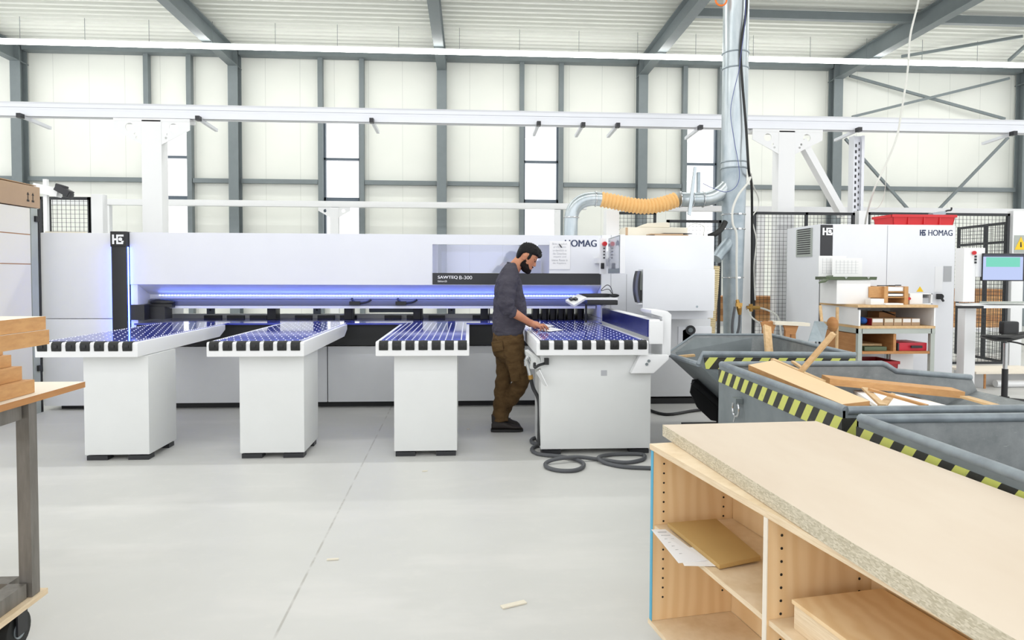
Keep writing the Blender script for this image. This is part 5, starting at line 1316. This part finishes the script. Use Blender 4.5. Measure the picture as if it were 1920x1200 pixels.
for s_ in (-1, 1):
    bb.loft([[hp(f0, s_*w, u), hp(f1, s_*(w-.012), u), hp(f1, s_*(w-.035), u), hp(f0, s_*(w-.03), u)] for u, f0, f1, w in ((-.105, -.008, .09, .058), (-.085, -.014, .085, .064), (-.06, -.012, .062, .0695), (-.035, -.002, .038, .0735), (-.005, .006, .024, .0755), (.015, .006, .020, .0755))])
bb.ell(hp(.099, 0, -.053), (.010, .030, .006), R=Matrix((F_, S_, U_)).transposed())
remeshed(bb, 'beard', 'beard', person, .0042, 1, disp=(.004, .01))
# jersey
jb = MB()
rows = [(629, 927, 983, .165), (620, 925.5, 985, .170), (604, 925.5, 989, .176), (584, 926.5, 990, .182), (562, 928, 986.5, .190), (542, 929.5, 981.5, .200), (527, 932.5, 978.5, .207), (515, 938, 975.5, .205), (506, 944.5, 973, .165), (499, 950, 972, .11), (494.5, 954, 970.5, .075)]
rg_ = []
for py, l, r_, ry in rows:
    c = Vector(((((l+r_)/2)-881.9)/198.6, 6.45, 1.49-(py-516.4)/198.6))
    rg_.append(hring(c, (r_-l)/2/198.6, ry, tilt=-.12 if py < 510 else 0))
jb.loft(rg_)
sl = [Vector(p) for p in ARM[:6]]; rad = [.088, .083, .080, .074, .060, .047]
def folds(path, rad, amp, n):
    q = spline(path, 8); k = len(q); out = []
    for j in range(k):
        t_ = j/(k-1)*(len(rad)-1); i = min(int(t_), len(rad)-2); r0 = rad[i]+(rad[i+1]-rad[i])*(t_-i)
        out.append(r0+amp*math.sin(j/(k-1)*2*PI*n)*min(1, (j/(k-1))*1.5)*(1 if j < k-3 else 0))
    return q, out
q, rr = folds(sl[:5]+[Vector((0.412, 6.200, 1.138))], rad, .009, 6)
jb.tube(q, rr, 20)
q, rr = folds([Vector(p) for p in ARML[:4]]+[Vector((0.509, 6.700, 1.075))], [.088, .082, .074, .06, .048], .004, 5)
jb.tube(q, rr, 20)
jersey = remeshed(jb, 'sweatshirt', 'sweat', person, .008, 3, disp=(.019, .07))
MB().tube([Vector(p) for p in hring(Vector(((962.5-881.9)/198.6, 6.445, 1.49-(497-516.4)/198.6)), .045, .070, tilt=-.35)], .009, 8, closed=True).build('collar', 'sweat', jersey, smooth=True)
# trousers
tb = MB()
def pc(l, r_, py, y=6.45): return Vector(((((l+r_)/2)-881.9)/198.6, y, 1.49-(py-516.4)/198.6))
tb.loft([hring(pc(928, 983, 622), .138, .158), hring(pc(925, 985, 637), .150, .168), hring(pc(924, 986, 652), .155, .172), hring(pc(927, 985, 668), .140, .165), hring(pc(935, 980, 680), .10, .12)])
LR = [(0.394, 6.360, 0.806), (0.428, 6.340, 0.688), (0.463, 6.330, 0.575), (0.487, 6.350, 0.491), (0.429, 6.410, 0.371), (0.358, 6.500, 0.253), (0.316, 6.570, 0.131)]
LL = [(0.348, 6.530, 0.798), (0.347, 6.510, 0.667), (0.337, 6.490, 0.547), (0.316, 6.470, 0.438), (0.302, 6.455, 0.323), (0.295, 6.445, 0.197), (0.297, 6.440, 0.102)]
for path, rad in ((LR, [.115, .100, .086, .077, .074, .070, .062]), (LL, [.110, .094, .080, .070, .068, .070, .076])):
    q, rr = folds([Vector(p) for p in path], rad, .005, 7); tb.tube(q, rr, 22)
trousers = remeshed(tb, 'trousers', 'pants', person, .008, 3, disp=(.016, .06))
for (px, py, y, sx, sz, rot) in ((966, 700, 6.245, .085, .17, .2), (975, 690, 6.247, .05, .11, .25)):
    c = Vector(((px-881.9)/(1280/y), y, 1.49-(py-516.4)/(1280/y)))
    MB().obox(c, (sx, .02, sz), (0, -rot, 0)).build('cargo_pocket', 'pants', trousers, bev=.008)
c = pc(930, 938, 648, 6.3); MB().obox(c, (.11, .03, .09), (0, -.15, -.35)).build('back_pocket', 'pants', trousers, bev=.01)
# boots
def boot(hx, y, L, lift, yaw, name='boot'):
    """heel at hx, toe towards +X; lift tips it up on its toe"""
    def T(x, v, z):
        c, s = math.cos(lift), math.sin(lift); xx = (x-L)*c+z*s+L; zz = -(x-L)*s*1.+z*c
        return (hx+xx, y+v, max(zz, .0) if lift == 0 else zz)
    st = [(.0, .030, .075), (.025, .040, .115), (.07, .043, .125), (.115, .043, .115), (.16, .046, .085), (.21, .050, .068), (.26, .046, .060), (.29, .030, .045), (.302, .012, .032)]
    rings = []
    for x, w, top in st:
        rings.append([T(x*L/.302, w*math.cos(a), .022+(top-.022)*(.5+.5*math.sin(a)) if math.sin(a) > -.99 else .022) for a in [2*PI*j/16 for j in range(16)]])
    b = MB().loft(rings); b.tube([T(.055*L/.302, 0, .09), T(.055*L/.302, 0, .16)], [.052, .055], 16)
    o = b.build(name, 'shoe', person, smooth=True)
    so_ = [(-.006, .028), (.02, .041), (.07, .044), (.12, .042), (.17, .048), (.22, .052), (.27, .047), (.298, .03), (.309, .012)]
    lo = [T(x*L/.302, -w, 0) for x, w in so_]+[T(x*L/.302, w, 0) for x, w in reversed(so_)]
    up_ = [T(x*L/.302, -w, .026) for x, w in so_]+[T(x*L/.302, w, .026) for x, w in reversed(so_)]
    MB().hexa(lo, up_).build('sole', 'sole', o, bev=.004)
    lc = MB()
    for k in range(4):
        x = (.105+.022*k)*L/.302; z = .122-.013*k
        lc.tube([T(x, -.03, z-.014), T(x, 0, z+.004), T(x, .03, z-.014)], .004, 6)
    lc.build('laces', 'black', o)
boot(0.211, 6.44, .295, 0, 0)
boot(0.246, 6.58, .245, .12, 0)

# ------------------------------------------------------------------ light and camera
w = bpy.data.worlds.new('daylight'); S.world = w; w.use_nodes = True
bg = w.node_tree.nodes['Background']; bg.inputs[0].default_value = (.975, .985, 1, 1); bg.inputs[1].default_value = 1.3
def lamp(name, loc, sx, sy, power, rot=(0, 0, 0), col=(1, 1, .98)):
    l = bpy.data.lights.new(name, 'AREA'); l.shape = 'RECTANGLE'; l.size = sx; l.size_y = sy; l.energy = power; l.color = col
    o = bpy.data.objects.new(name, l); C.objects.link(o); o.location = loc; o.rotation_euler = rot; return o
for y, e in ((11.6, 360), (5.6, 340), (-.4, 160)):
    lamp('strip_lamp', (2, y, 7.08), 28, .15, e)

cam = bpy.data.cameras.new('camera'); co = bpy.data.objects.new('camera', cam); C.objects.link(co); S.camera = co
yaw, pit, roll = math.atan(80/1280), math.atan(42/1280), .0034
fw = Vector((math.sin(yaw)*math.cos(pit), math.cos(yaw)*math.cos(pit), -math.sin(pit)))
r0 = Vector((math.cos(yaw), -math.sin(yaw), 0)); u0 = r0.cross(fw)
rv = r0*math.cos(roll)+u0*math.sin(roll); uv = -r0*math.sin(roll)+u0*math.cos(roll)
co.matrix_world = Matrix(((rv.x, uv.x, -fw.x, 0), (rv.y, uv.y, -fw.y, 0), (rv.z, uv.z, -fw.z, 1.49), (0, 0, 0, 1)))
cam.sensor_width = 36; cam.lens = 24.0; cam.shift_y = -43/1920; cam.clip_end = 200; cam.clip_start = .05

S.view_settings.view_transform = 'Standard'; S.view_settings.look = 'None'; S.view_settings.gamma = 1; S.view_settings.use_curve_mapping = False
S.view_settings.exposure = .58
